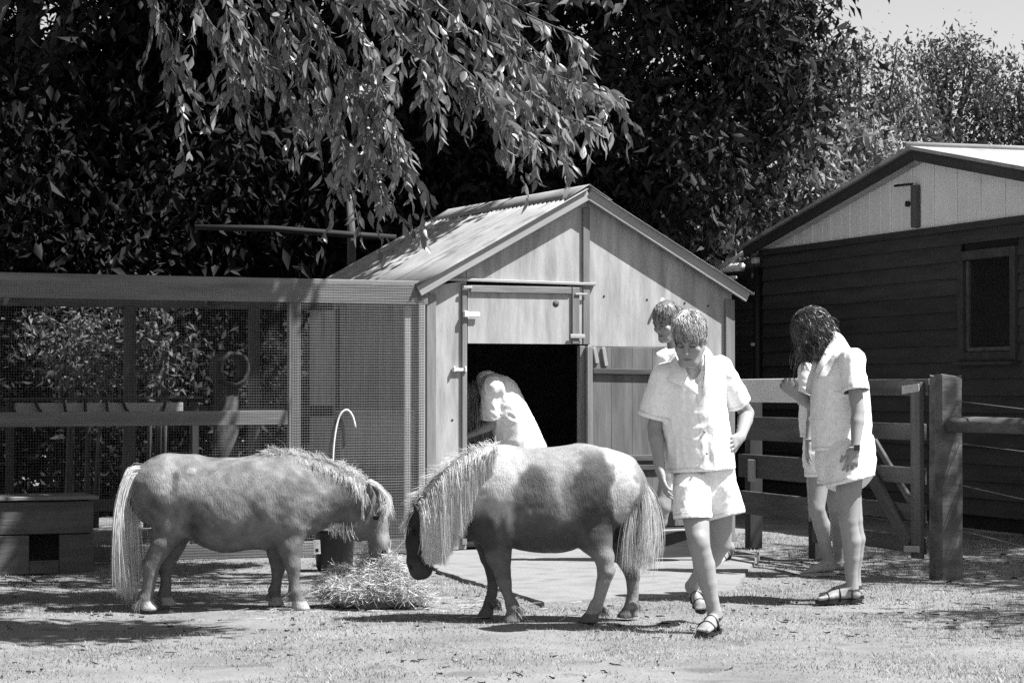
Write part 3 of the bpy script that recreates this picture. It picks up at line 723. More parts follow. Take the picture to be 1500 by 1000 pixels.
def clumps(n, blobs, per=60, spread=.28, ex=.7):
    """points gathered in small sprays that sit through the blobs' volume, more of them near the skin"""
    vol = np.array([b[3] * b[4] * b[5] for b in blobs]) ** ex; m = max(1, n // per)
    w = RNG.choice(len(blobs), m, p=vol / vol.sum()); B_ = np.array(blobs)[w]
    d = RNG.normal(0, 1, (m, 3)); d /= np.linalg.norm(d, axis=1, keepdims=True); r = RNG.uniform(.25, 1, m) ** .45
    c = B_[:, :3] + d * B_[:, 3:6] * r[:, None]
    ci = RNG.integers(0, m, n)
    return c[ci] + RNG.normal(0, 1, (n, 3)) * np.array([spread, spread, spread * 1.2]), ci
def trunk_tube(name, parent, pts, rad, m='bark'):
    return tube(name, bez(pts, 14), np.interp(np.linspace(0, 1, 15), np.linspace(0, 1, len(rad)), rad), MT[m], parent, n=10)
def tree(name, label, base, blobs, n, size, m, tone, trunk, group, per=60, spread=.28, down=.9, limbs=6, clear=None):
    t = thing(name, base, label, 'tree', group)
    base = np.asarray(base, float); top = np.array([blobs[0][0], blobs[0][1], blobs[0][2]])
    trunk_tube('trunk', t, [base, base * .6 + top * .4 + [.1, 0, .1], top], [trunk, trunk * .7, trunk * .3])
    for k in range(limbs):
        b = blobs[k % len(blobs)]; s = base + (top - base) * RNG.uniform(.35, .8)
        e = np.array(b[:3]) + RNG.normal(0, .5, 3) * np.array(b[3:6]); mid = (s + e) / 2 + np.array([0, 0, .25])
        trunk_tube('limb', t, [s, mid, e], [trunk * .45, trunk * .28, trunk * .08])
    p, ci = clumps(n, blobs, per, spread)
    keep = p[:, 2] > .05
    if clear is not None: keep &= ~clear(p)
    p, ci = p[keep], ci[keep]; n = len(p)
    ct = RNG.normal(1, .22, ci.max() + 1)
    L = np.clip(RNG.lognormal(-.08, .38, n), .45, 2.) * size
    leaf_cloud('crown', p, rand_dir(n, down), L, L * RNG.uniform(.34, .46, n), m, t, np.clip(tone * ct[ci] * RNG.normal(1, .22, n), .3, 2.2))
    return t
def bl(px, py, D, rx, ry, rz): c_ = P(px, py, D); return (c_[0], c_[1], c_[2], rx, ry, rz)
gb = 'tall trees behind the aviary and shed'
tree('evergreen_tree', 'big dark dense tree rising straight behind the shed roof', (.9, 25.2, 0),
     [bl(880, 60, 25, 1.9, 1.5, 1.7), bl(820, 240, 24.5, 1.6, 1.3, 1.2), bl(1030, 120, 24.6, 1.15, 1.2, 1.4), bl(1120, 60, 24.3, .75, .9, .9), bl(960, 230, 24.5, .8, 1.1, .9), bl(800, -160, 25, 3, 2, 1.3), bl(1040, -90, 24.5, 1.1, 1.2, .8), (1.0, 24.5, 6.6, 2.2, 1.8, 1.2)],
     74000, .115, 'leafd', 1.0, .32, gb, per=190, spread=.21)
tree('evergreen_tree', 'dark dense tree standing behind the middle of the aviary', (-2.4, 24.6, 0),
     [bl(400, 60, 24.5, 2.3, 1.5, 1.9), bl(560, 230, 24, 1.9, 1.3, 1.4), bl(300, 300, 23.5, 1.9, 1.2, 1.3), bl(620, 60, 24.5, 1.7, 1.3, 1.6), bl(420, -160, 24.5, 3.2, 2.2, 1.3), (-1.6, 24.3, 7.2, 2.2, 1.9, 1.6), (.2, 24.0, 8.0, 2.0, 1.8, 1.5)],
     76000, .12, 'leafd', .42, .34, gb, per=210, spread=.24)  # lowered leaf tone puts deep shade into the crown's colour
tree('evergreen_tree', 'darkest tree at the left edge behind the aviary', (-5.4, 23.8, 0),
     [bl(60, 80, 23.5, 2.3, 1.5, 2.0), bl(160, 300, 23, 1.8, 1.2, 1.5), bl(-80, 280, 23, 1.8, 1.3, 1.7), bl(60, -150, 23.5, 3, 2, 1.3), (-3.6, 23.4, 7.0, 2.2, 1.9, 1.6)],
     62000, .12, 'leafd', .36, .34, gb, per=210, spread=.24)  # leaf tone lowered further, again shade put into the colour
# hedge mass that closes the view under the trees
def hedge(name, label, blobs, n, size, m, tone, cat='hedge', per=50, spread=.2, base=None, down=.3):
    t = thing(name, base if base is not None else (blobs[0][0], blobs[0][1], 0), label, cat)
    p, ci = clumps(n, blobs, per, spread); keep = p[:, 2] > .03; p, ci = p[keep], ci[keep]; n = len(p)
    ct = RNG.normal(1, .2, ci.max() + 1); L = RNG.uniform(.7, 1.3, n) * size
    leaf_cloud('foliage', p, rand_dir(n, down), L, L * RNG.uniform(.36, .5, n), m, t, np.clip(tone * ct[ci] * RNG.normal(1, .25, n), .3, 2.2))
    for k in range(5):
        b = blobs[k % len(blobs)]; x = b[0] + RNG.uniform(-.5, .5) * b[3]
        tube('stem', [(x, b[1], 0), (x + .05, b[1], b[2])], [.03, .012], MT['bark'], t, n=6)
    return t
# unseen crown added above the frame; it keeps the left trees in shade
tree('added_shade_crown', 'unseen tree crown added above the frame to shade the left trees', (-2.2, 25.6, 0),
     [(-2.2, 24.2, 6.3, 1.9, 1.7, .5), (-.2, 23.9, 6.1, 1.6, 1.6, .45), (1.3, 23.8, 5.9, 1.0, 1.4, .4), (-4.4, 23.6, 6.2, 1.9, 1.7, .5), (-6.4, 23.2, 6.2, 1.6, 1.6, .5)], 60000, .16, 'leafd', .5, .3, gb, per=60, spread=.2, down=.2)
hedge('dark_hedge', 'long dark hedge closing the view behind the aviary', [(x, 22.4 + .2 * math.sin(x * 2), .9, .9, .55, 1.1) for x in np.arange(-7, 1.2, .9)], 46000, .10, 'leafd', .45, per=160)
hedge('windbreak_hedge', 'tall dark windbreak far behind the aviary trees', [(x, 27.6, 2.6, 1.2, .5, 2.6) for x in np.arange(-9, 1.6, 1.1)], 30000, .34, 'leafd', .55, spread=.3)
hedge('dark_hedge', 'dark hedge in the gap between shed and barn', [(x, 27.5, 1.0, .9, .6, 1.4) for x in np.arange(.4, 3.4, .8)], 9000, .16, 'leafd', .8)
hedge('added_side_hedge', 'unseen leafy hedge added left of the yard to cut sky light', [(-4.5, y, 1.6, .5, .6, 1.7) for y in np.arange(11.6, 17, .9)], 16000, .15, 'leafd', .8)  # unseen hedge, added beyond the left edge to block sky fill
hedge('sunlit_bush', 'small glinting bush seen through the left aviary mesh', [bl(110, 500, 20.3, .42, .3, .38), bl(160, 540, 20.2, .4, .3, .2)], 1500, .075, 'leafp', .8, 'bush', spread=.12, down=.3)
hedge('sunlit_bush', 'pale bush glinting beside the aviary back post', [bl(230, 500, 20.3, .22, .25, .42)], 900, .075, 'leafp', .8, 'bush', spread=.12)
# lighter trees on the right
gr_ = 'lighter trees beyond the barn'
tree('light_tree', 'pale sunlit tree between the shed roof and the barn', (3.2, 30, 0),
     [bl(1090, 290, 29, .95, .8, .75), bl(1030, 320, 28.5, .5, .6, .45), bl(1150, 220, 29, .7, .7, .7), bl(1180, 310, 29.5, .7, .7, .35), bl(1240, 250, 30, .7, .7, .6)],
     13000, .13, 'leafp', 1.8, .14, gr_, per=60, spread=.17, limbs=12)
tree('light_tree', 'fine leaved tree above the left slope of the barn roof', (5.4, 36, 0),
     [bl(1260, 130, 36, .9, .8, .75), bl(1230, 100, 36, .7, .7, .45), bl(1320, 200, 36, .85, .8, .6), bl(1250, 210, 36, .9, .8, .8)],
     7000, .09, 'leafp', .9, .12, gr_, per=70, spread=.17, limbs=14)
tree('light_tree', 'airy tree with bare branches over the barn ridge', (6.9, 37, 0),
     [bl(1380, 125, 37, 1.0, .8, .55), bl(1370, 80, 37, .55, .6, .25), bl(1430, 160, 37, .9, .8, .6), bl(1330, 150, 37, .6, .7, .5)],
     4200, .09, 'leafp', .8, .12, gr_, per=75, spread=.16, limbs=22)
tree('light_tree', 'dark leaved tree at the right edge above the barn roof', (8.6, 37, 0),
     [bl(1490, 130, 37, .9, .8, .5), bl(1500, 200, 37, .8, .8, .6), bl(1450, 220, 37.5, .7, .7, .4)],
     5000, .09, 'leafp', .7, .12, gr_, per=75, spread=.17, limbs=16)

# ------------------------------------------------------------------ overhanging tree: branches droop into the top of the view
ot = thing('overhanging_tree', (-4.6, 17.9, 0), 'leafy tree whose long drooping branches hang before the dark trees', 'tree')
trunk_tube('trunk', ot, [(-4.6, 17.9, 0), (-4.4, 17.6, 1.8), (-3.8, 16.8, 3.6), (-2.9, 16.0, 5.0)], [.2, .17, .14, .10])
twigs = [
 [(560, -60), (690, 45), (800, 105), (915, 142)], [(520, -60), (640, 35), (740, 115), (805, 165), (868, 180)],
 [(480, -60), (600, 55), (680, 125), (740, 185), (787, 215)], [(640, -60), (760, 15), (830, 48), (862, 72)],
 [(600, -60), (700, 20), (770, 70), (850, 150)], [(660, -60), (720, 30), (760, 90), (830, 190)], [(580, -60), (640, 60), (700, 120), (770, 200)],
 [(700, -60), (740, 20), (790, 80), (880, 140)], [(540, -60), (600, 30), (660, 90), (720, 150)],
 [(400, -60), (470, 55), (540, 140), (580, 225), (630, 285)], [(350, -60), (430, 60), (485, 140), (500, 215), (512, 280)],
 [(215, -60), (232, 20), (250, 85), (266, 152)], [(440, -40), (500, 95), (550, 150), (600, 235)], [(460, -40), (520, 40), (545, 100), (552, 165)],
 [(380, -60), (440, 30), (500, 80), (540, 190)], [(470, -60), (560, 20), (610, 80), (640, 140)], [(300, -60), (350, 30), (395, 90), (430, 150)], [(500, 120), (530, 190), (545, 250), (560, 300)],
 [(260, -60), (300, 20), (330, 70), (350, 130)], [(330, -60), (390, 40), (440, 110), (480, 190)]]
LP, LA, LL = [], [], []
root0 = np.array([-2.9, 16.0, 5.0])
for i, tw in enumerate(twigs):
    D = 14.0 + RNG.uniform(-.6, .6)
    c_ = bez([P(x, y, D + k * .05) for k, (x, y) in enumerate(tw)], 26)
    if i < 12: trunk_tube('branch', ot, [root0 + (c_[0] - root0) * .02, (root0 + c_[0]) / 2 + np.array([0, 0, .35]), c_[0], c_[6]], [.05, .03, .014, .008])
    tube('twig', c_, np.linspace(.009, .003, len(c_)), MT['bark'], ot, n=5)
    for k in range(2, len(c_)):
        t_ = nrm(c_[k] - c_[k - 1])
        for q in range(2):
            LP.append(c_[k] + RNG.normal(0, .012, 3)); LA.append(t_ * RNG.uniform(.3, 1.1) + RNG.normal(0, .5, 3) + np.array([0, 0, -.75])); LL.append(RNG.uniform(.06, .13))
        if RNG.uniform() < .38:                                        # drooping side shoot
            s = c_[k]; dd = nrm(t_ * .6 + RNG.normal(0, .6, 3) + np.array([0, 0, -.6])); ln = RNG.uniform(.15, .38)
            sp = [s + dd * ln * a + np.array([0, 0, -.35 * ln * a * a]) for a in np.linspace(0, 1, 7)]
            if RNG.uniform() < .4: tube('twig', sp, np.linspace(.005, .002, 7), MT['bark'], ot, n=4)
            for a in range(1, 7):
                for q in range(2): LP.append(sp[a] + RNG.normal(0, .01, 3)); LA.append(nrm(sp[a] - sp[a - 1]) * .8 + RNG.normal(0, .45, 3) + np.array([0, 0, -.7])); LL.append(RNG.uniform(.055, .125))
LP, LA, LL = np.array(LP), np.array(LA), np.array(LL)
# the 300 leaves that show largest are leaves of their own
vis = np.array([p[2] < 3.35 and -2.2 < p[0] < .85 for p in LP]); big = np.argsort(-(LL + vis * 1.0))[:300]
rest = np.ones(len(LP), bool); rest[big] = False
Vl, Fl = leaf_geo(np.zeros((1, 3)), np.array([[0, 0, 1.]]), np.array([[0, 1., 0]]), [1.], [.36], True)
lm = [mk('leaf', Vl * [s_, 1, 1], Fl, MT['leaf'], True) for s_ in (.9, 1.1, 1.3)]
for me_, tt in zip(lm, (1.0, 1.25, .8)):
    a = me_.attributes.new('tone', 'FLOAT', 'POINT'); a.data.foreach_set('value', np.full(len(me_.vertices), tt, np.float32))
for k, i in enumerate(big):
    q = V3(LA[i]).to_track_quat('Z', 'Y') @ Vector((0, 0, 1)).rotation_difference(Vector((0, 0, 1)))
    M = Matrix.Translation(V3(LP[i])) @ q.to_matrix().to_4x4() @ Matrix.Rotation(RNG.uniform(0, 6.28), 4, 'Z') @ Matrix.Diagonal((LL[i], LL[i], LL[i], 1))
    place(bpy.data.objects.new('leaf', lm[k % 3]), ot, M)
leaf_cloud('foliage', LP[rest], LA[rest], LL[rest], LL[rest] * RNG.uniform(.3, .42, rest.sum()), 'leaf', ot, np.clip(RNG.normal(1, .25, rest.sum()), .4, 1.8), fine=True)
# crown above the frame: it shades the left of the yard and the aviary
cb_ = [(-3.6, 16.4, 5.4, 1.6, 1.6, .9), (.75, 12.75, 4.4, .85, .28, .2), (-.4, 12.75, 4.5, .7, .3, .25), (-.85, 11.95, 4.2, .75, .3, .2), (.25, 11.0, 3.9, .55, .4, .18), (-.6, 10.9, 4.0, .7, .6, .2),
       (.45, 15.05, 4.6, .8, .3, .2), (.25, 14.55, 4.75, .75, .2, .12), (-.35, 16.1, 4.6, .55, .3, .15), (-.5, 15.1, 4.6, .8, .4, .25), (-.7, 15.75, 4.5, .85, .4, .22), (-1.4, 15.9, 4.8, .9, .6, .3), (-.75, 16.5, 4.6, .75, .4, .22), (-.9, 17.4, 4.7, 1.0, .5, .25), (.30, 18.7, 4.6, .7, .65, .15), (-.15, 18.0, 4.6, .5, .4, .12), (-1.9, 18.0, 4.8, 1.2, .9, .3), (-.75, 18.8, 4.7, .95, .6, .25), (-4.6, 14.4, 5, 1.6, 1.8, .8), (-3.0, 14.2, 4.5, 1.1, 1.2, .3), (-2.6, 12.6, 4.3, 1.1, .8, .25), (-1.9, 15.6, 4.9, 1.0, 1.0, .25), (-3.4, 15.4, 4.5, .8, 1.0, .4)]
p, ci = clumps(70000, cb_, 40, .13, .4)
L = RNG.uniform(.11, .18, len(p)); leaf_cloud('foliage', p, rand_dir(len(p), .25), L, L * .4, 'leaf', ot, np.clip(RNG.normal(1, .25, len(p)), .4, 1.8))
for k, b in enumerate(cb_): trunk_tube('limb', ot, [root0 - np.array([.2, -.1, .3]), (root0 + np.array(b[:3])) / 2 + np.array([0, 0, .3]), b[:3]], [.07, .045, .012])

# a tree outside the frame on the right whose shade covers the gate and the post
stt = thing('shade_tree', (6.4, 15.4, 0), 'broad tree right of the yard that shades the gate', 'tree')
trunk_tube('trunk', stt, [(6.4, 15.4, 0), (6.3, 15.3, 1.8), (6.0, 15.2, 3.6)], [.2, .16, .08])
sb_ = [(5.7, 14.6, 4.2, 1.1, .9, .6), (5.9, 15.9, 4.3, 1.2, 1.0, .6), (5.4, 16.8, 4.2, .8, .6, .45), (6.6, 13.4, 4.3, 1.2, .7, .5), (5.5, 11.9, 4.2, .7, .6, .2), (5.3, 10.9, 4.2, .5, .5, .12), (7.2, 15.0, 4.6, 1.2, 1.4, .7)]
for b in sb_: trunk_tube('limb', stt, [(6.35, 15.35, 1.9), ((6.3 + b[0]) / 2, (15.3 + b[1]) / 2, 3.3), b[:3]], [.08, .05, .015])
p, ci = clumps(15000, sb_, 50, .17)
p = p[p[:, 0] > 4.45]; L = RNG.uniform(.09, .16, len(p)); leaf_cloud('crown', p, rand_dir(len(p), .9), L, L * .42, 'leaf', stt, np.clip(RNG.normal(1, .25, len(p)), .4, 1.8))

# ------------------------------------------------------------------ ponies (one continuous body each; mane, tail and coat hair are children)
YL = np.array([0, 1., 0])
def pony_body(name, label, Dc, trunk, neck, head, legs, extra, paint, fwd, gpt):
    """trunk/neck/head: lists of (px, py, r_px, lateral half width m) at distance Dc; legs: list of (D, [(px, py, r_px)...])"""
    s = FPX / Dc
    t = thing(name, gpt, label, 'pony', 'two small ponies eating hay')
    w = lambda q, D=Dc: P(q[0], q[1], D)
    allp = np.array([w(q) for q in trunk + neck + head]); lo = allp.min(0) - .32; hi = allp.max(0) + .32; lo[2] = -.02; hi[2] = 1.05
    F_ = SDF(lo, hi, .0088)
    def ch(lst, k, flatmin=0):
        for a, b in zip(lst[:-1], lst[1:]):
            fa = (a[3] / (a[2] / s) + b[3] / (b[2] / s)) / 2
            F_.cap(w(a), w(b), a[2] / s, b[2] / s, k, (YL, fa))
    ch(trunk, .05); ch(neck, .05); ch(head, .018)
    for D, lg, kk in legs:
        pts = [w(q, d) for q, d in zip(lg, D)]
        for a, b, qa, qb in zip(pts[:-1], pts[1:], lg[:-1], lg[1:]):
            fl = (qa[3] + qb[3]) / 2 if len(qa) > 3 else 1
            F_.cap(a, b, qa[2] / s, qb[2] / s, kk if qa[2] > 16 else .010, (YL, fl) if fl != 1 else None)
    extra(F_, w, s)
    F_.floor(.004)
    V, F = F_.mesh(); V = relax(V, F, 1, .4); N = vnormals(V, F)
    # shallow muscle and winter-coat relief
    V = V + N * (.0035 * vnoise(V * 13, 5) + .002 * vnoise(V * 31, 6))[:, None]
    tone = paint(V, N)
    o = obj('body', V, F, MT['coat'], t, True); set_tone(o, tone)
    # short coat hair
    c = V[F].mean(1); area = np.linalg.norm(np.cross(V[F[:, 2]] - V[F[:, 0]], V[F[:, 3]] - V[F[:, 1]]), axis=1)
    n = 26000; fi = RNG.choice(len(F), n, p=area / area.sum()); a_, b_ = RNG.uniform(0, 1, n)[:, None], RNG.uniform(0, 1, n)[:, None]
    p = (V[F[fi, 0]] * (1 - a_) + V[F[fi, 1]] * a_) * (1 - b_) + (V[F[fi, 3]] * (1 - a_) + V[F[fi, 2]] * a_) * b_
    nn = N[F[fi, 0]]; tn = tone[F[fi, 0]]
    keep = p[:, 2] > .05; p, nn, tn = p[keep], nn[keep], tn[keep]; n = len(p)
    fl = np.tile(np.array([-fwd * .8, 0, -.75]), (n, 1)) + np.stack([vnoise(p * 9, 21), vnoise(p * 9, 22), vnoise(p * 9, 23)], 1) * .9 + RNG.normal(0, .22, (n, 3))
    fl -= nn * (fl * nn).sum(1, keepdims=True); fl /= np.linalg.norm(fl, axis=1, keepdims=True) + 1e-9
    ln = (RNG.uniform(.008, .016, n) * np.where(p[:, 2] < .42, .5, 1.))[:, None]
    tip = p + fl * ln + nn * ln * RNG.uniform(.04, .22, (n, 1)); sd = np.cross(fl, nn) * .0008
    Vh = np.stack([p - sd - nn * .001, p + sd - nn * .001, tip], 1).reshape(-1, 3)
    h_ = obj('coat_hair', Vh, np.arange(3 * n).reshape(-1, 3), MT['fur'], t, kind='stuff'); set_tone(h_, np.repeat(np.clip(tn * RNG.normal(1.0, .1, n), .01, .85), 3))
    return t, w, s
def pix(V):
    """photograph pixel of world points (the markings were read off the photograph's side view)"""
    x, y, z = V[:, 0], V[:, 1], V[:, 2] - CAMZ
    yf = y * math.cos(PITCH) + z * math.sin(PITCH); zf = -y * math.sin(PITCH) + z * math.cos(PITCH)
    return 750 + FPX * x / yf, 500 - FPX * zf / yf
def lock(root, pts, n, wob, w0, w1, K=14, spread=.01, tspread=.03):
    """n strands along a guide curve"""
    g = bez([root] + list(pts), K - 1)
    o = RNG.normal(0, 1, (n, 1, 3)) * spread; e = RNG.normal(0, 1, (n, 1, 3)) * tspread; s_ = np.linspace(0, 1, K)[None, :, None]
    ph = RNG.uniform(0, 6.28, (n, 1, 3)); wv = wob * np.sin(s_ * RNG.uniform(4, 9, (n, 1, 1)) + ph) * s_
    return g[None] + o * (1 - .3 * s_) + e * s_ ** 1.3 + wv
def add_hair(name, parent, groups, w0, w1, tone, m='fur', var=.2, **kw):
    paths = np.concatenate(groups); tn = np.clip(tone * RNG.normal(1, var, len(paths)), .01, .95)
    V, F, T = strands_geo(paths, RNG.uniform(.6, 1.3, len(paths)) * w0, w1, tn)
    o = obj(name, V, F, MT[m], parent, True, **kw); set_tone(o, T); return o

X3 = np.array
def X3_(v): return np.array([[v, .5, .5]])
# --- spotted pony (faces left)
def ss(a, b, x): t = np.clip((x - a) / (b - a), 0, 1); return t * t * (3 - 2 * t)
def paint_spot(V, N):
    x, y = pix(V); nz_ = 12 * vnoise(V * 9, 31) + 6 * vnoise(V * [40, 40, 18], 32)
    xs, ys = x + nz_, y + 8 * vnoise(V * 10, 33)
    def patch(cx, cy, rx, ry, soft=.25): d = np.hypot((xs - cx) / rx, (ys - cy) / ry); return 1 - ss(1 - soft, 1 + soft, d)
    tone = np.full(len(V), .22) + .05 * vnoise(V * [20, 20, 9], 34)
    white, dark = .56, .075
    def patch(cx, cy, rx, ry, soft=.13): d = np.hypot((xs - cx) / rx, (ys - cy) / ry); return 1 - ss(1 - soft, 1 + soft, d)
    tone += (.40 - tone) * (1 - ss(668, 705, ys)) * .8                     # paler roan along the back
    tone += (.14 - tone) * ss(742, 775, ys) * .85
    wsh = np.maximum.reduce([patch(726, 682, 42, 48), patch(705, 720, 42, 58), patch(752, 738, 12, 40, .3), patch(918, 708, 19, 58), patch(892, 664, 30, 14, .35), patch(820, 712, 11, 42, .8) * .35])
    tone = tone + (white - tone) * wsh
    drk = np.maximum.reduce([patch(778, 718, 27, 36, .3) * .8, patch(790, 745, 30, 34, .5) * .5, patch(868, 708, 26, 50, .22) * .95, patch(846, 735, 22, 40, .5) * .6, patch(876, 762, 28, 42, .3) * .85, patch(800, 788, 66, 26, .6) * .6, patch(716, 745, 20, 26, .6) * .4])
    tone = tone + (dark - tone) * drk
    neck_d = ss(735, 765, ys) * (1 - ss(718, 735, xs - (y - 790) * .25)) * (y < 850) ; tone = tone + (.075 - tone) * np.clip(neck_d, 0, 1)
    headm = (1 - ss(640, 655, xs)) * ss(725, 740, ys); tone = tone + (.035 + .03 * ss(815, 840, ys) - tone) * headm
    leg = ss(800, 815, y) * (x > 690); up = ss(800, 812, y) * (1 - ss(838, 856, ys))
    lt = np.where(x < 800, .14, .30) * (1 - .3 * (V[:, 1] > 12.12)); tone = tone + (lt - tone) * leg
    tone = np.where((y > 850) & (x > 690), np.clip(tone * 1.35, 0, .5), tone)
    tone = np.where(np.hypot(x - 604, y - 779) < 4, .01, tone)
    tone = np.where(V[:, 2] < .05, .16, tone)
    return np.clip(tone, .02, .7)
def extra_spot(F_, w, s):
    F_.ell(w((860, 722)), (50 / s, .19, 56 / s), k=.05)                      # quarters
    F_.ell(w((728, 735)), (36 / s, .165, 56 / s), k=.05)                     # shoulder
    F_.ell(w((800, 745)), (70 / s, .235, 58 / s), k=.05)                     # round belly
    F_.ell(w((631, 783), 12.12), (19 / s, .058, 26 / s), k=.02)              # cheek
    for sd in (-1, 1):
        F_.cap(w((614, 752), 12.12 + sd * .05), w((606, 738), 12.12 + sd * .065), .026, .008, .008, (np.array([.5, 0, 1.]), 1))
        F_.cap(w((602, 829), 12.12 + sd * .03), w((602, 829), 12.12 + sd * .055), .012, .008, .006, sub=True)
        F_.ell(w((604, 779), 12.12 + sd * .062), (.016, .012, .016), k=.006)
Dn, Df = 12.0, 12.25
spot_legs = [
 ([12.06, 12.02, Dn, Dn, Dn, Dn, Dn], [(727, 785, 27, .8), (730, 812, 17, .9), (738, 850, 10.5, 1), (745, 872, 7.5, 1), (751, 888, 9.5, 1), (751, 896, 8.3, 1), (749, 911, 14, 1)], .03),
 ([12.2, 12.24, Df, Df, Df, Df, Df], [(716, 788, 24, .8), (719, 815, 15, .9), (723, 846, 9.5, 1), (721, 868, 7, 1), (718, 881, 9, 1), (715, 889, 8, 1), (711, 904, 13, 1)], .03),
 ([12.05, 12.03, Dn, Dn, Dn, Dn], [(872, 745, 42, .62), (870, 785, 25, .8), (884, 815, 15, 1), (888, 838, 11.5, 1), (879, 870, 8.5, 1), (873, 889, 10, 1)], .035),
 ([Dn, Dn, Dn], [(873, 888, 10, 1), (869, 896, 8.8, 1), (863, 911, 14.5, 1)], .01),
 ([12.22, 12.24, Df, Df, Df, Df], [(893, 750, 36, .62), (898, 790, 22, .8), (918, 822, 13, 1), (927, 843, 11, 1), (927, 868, 8, 1), (925, 884, 9.5, 1)], .03),
 ([Df, Df, Df], [(925, 883, 9.5, 1), (922, 890, 8.5, 1), (917, 904, 13.5, 1)], .01),
 ([12.03, 12.0], [(888, 838, 10, 1), (897, 833, 5, 1)], .01),
]
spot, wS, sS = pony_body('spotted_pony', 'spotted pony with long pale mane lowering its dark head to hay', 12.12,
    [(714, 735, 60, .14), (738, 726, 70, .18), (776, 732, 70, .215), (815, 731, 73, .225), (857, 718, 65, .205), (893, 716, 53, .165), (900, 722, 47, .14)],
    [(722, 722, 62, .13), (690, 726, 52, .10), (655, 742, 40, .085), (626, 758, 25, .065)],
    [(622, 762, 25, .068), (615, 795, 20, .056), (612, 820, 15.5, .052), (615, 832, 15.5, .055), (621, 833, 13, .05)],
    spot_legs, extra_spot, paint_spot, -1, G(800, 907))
# mane: falls on the near side of the neck from crest to below the jaw
gm = []
crest = bez([wS((730, 655)), wS((700, 658)), wS((670, 675)), wS((644, 698)), wS((622, 724)), wS((612, 738))], 60)
for k in range(10000):
    f = RNG.uniform(0, 1) ** .9; i = f * 59.999; c_ = crest[int(i)] + (crest[int(i) + 1] - crest[int(i)]) * (i % 1)
    (x0,), (y0,) = pix(c_[None]); g_ = vnoise(X3_(f * 34), 52)[0]
    low = np.interp(f, [0, .1, .2, .35, .5, .65, .8, 1], [672, 698, 722, 768, 806, 822, 830, 818]) + 14 * g_ - abs(RNG.normal(0, 12)); px = np.interp(f, [0, .3, .6, 1], [728, 690, 652, 622]) + 2.5 * g_ + RNG.normal(0, 2)
    Dm = 12.12 - np.interp(f, [0, .3, .6, 1], [.165, .15, .13, .105]) - RNG.uniform(0, .02) - .006 * g_
    gm.append(bez([c_ + X3([0, RNG.normal(0, .012), .004]), P(x0 + (px - x0) * .3, y0 + 9, Dm + .05), P(x0 + (px - x0) * .7, y0 + (low - y0) * .35, Dm + .004), P(px + RNG.normal(0, 1.5), y0 + (low - y0) * .7, Dm), P(px + RNG.normal(0, 2.5), low, Dm + .008)], 9)[None])
add_hair('mane', spot, gm, .0012, .0004, .95, var=.18)
gm = []
for i in range(0, 61, 2): gm.append(lock(crest[i] + [0, 0, -.004], [crest[i] + np.array([-.012 + RNG.normal(0, .010), RNG.normal(0, .02), .012 + RNG.uniform(0, .006)]), crest[i] + np.array([-.04 + RNG.normal(0, .02), RNG.normal(0, .03), .004 + RNG.normal(0, .012)])], 14, .004, .002, .0005, K=8, spread=.01, tspread=.014))
for k in range(7): gm.append(lock(wS((612, 740), 12.12 + RNG.normal(0, .02)), [wS((600, 755), 12.12 + RNG.normal(0, .04)), wS((593 + RNG.normal(0, 3), 778), 12.12 + RNG.normal(0, .05))], 14, .003, .002, .0005, K=8, spread=.008, tspread=.01))
add_hair('forelock', spot, gm, .0012, .0005, .8)
gt_ = []
for k in range(26):
    a = RNG.normal(0, 1); b = RNG.normal(0, 1); sh = RNG.uniform(0, 1)
    gt_.append(lock(wS((917, 683), 12.12 + .012 * b), [wS((930 + 2 * a, 697 + 3 * a), 12.12 + .03 * b), wS((938 + 6 * a, 735), 12.12 + .04 * b), wS((937 + 9 * a, 780), 12.12 + .045 * b), wS((934 + 8 * a, 800 + 34 * sh), 12.12 + .04 * b)], 90, .004, .002, .0006, K=16, spread=.012, tspread=.022))
add_hair('tail', spot, gt_, .0015, .0004, .78, var=.3)
gf = []
for (px, py, D) in ((756, 893, Dn), (722, 884, Df), (878, 893, Dn), (930, 887, Df)):
    for k in range(10): r_ = P(px - 3 + RNG.normal(0, 3), py - 6, D + RNG.normal(0, .02)); gf.append(lock(r_, [r_ + np.array([.02, 0, -.02]), r_ + np.array([.03 + RNG.normal(0, .01), RNG.normal(0, .01), -.05])], 12, .002, .0015, .0005, K=6, spread=.004, tspread=.008))
add_hair('fetlock_hair', spot, gf, .0016, .0005, .36, kind='stuff')

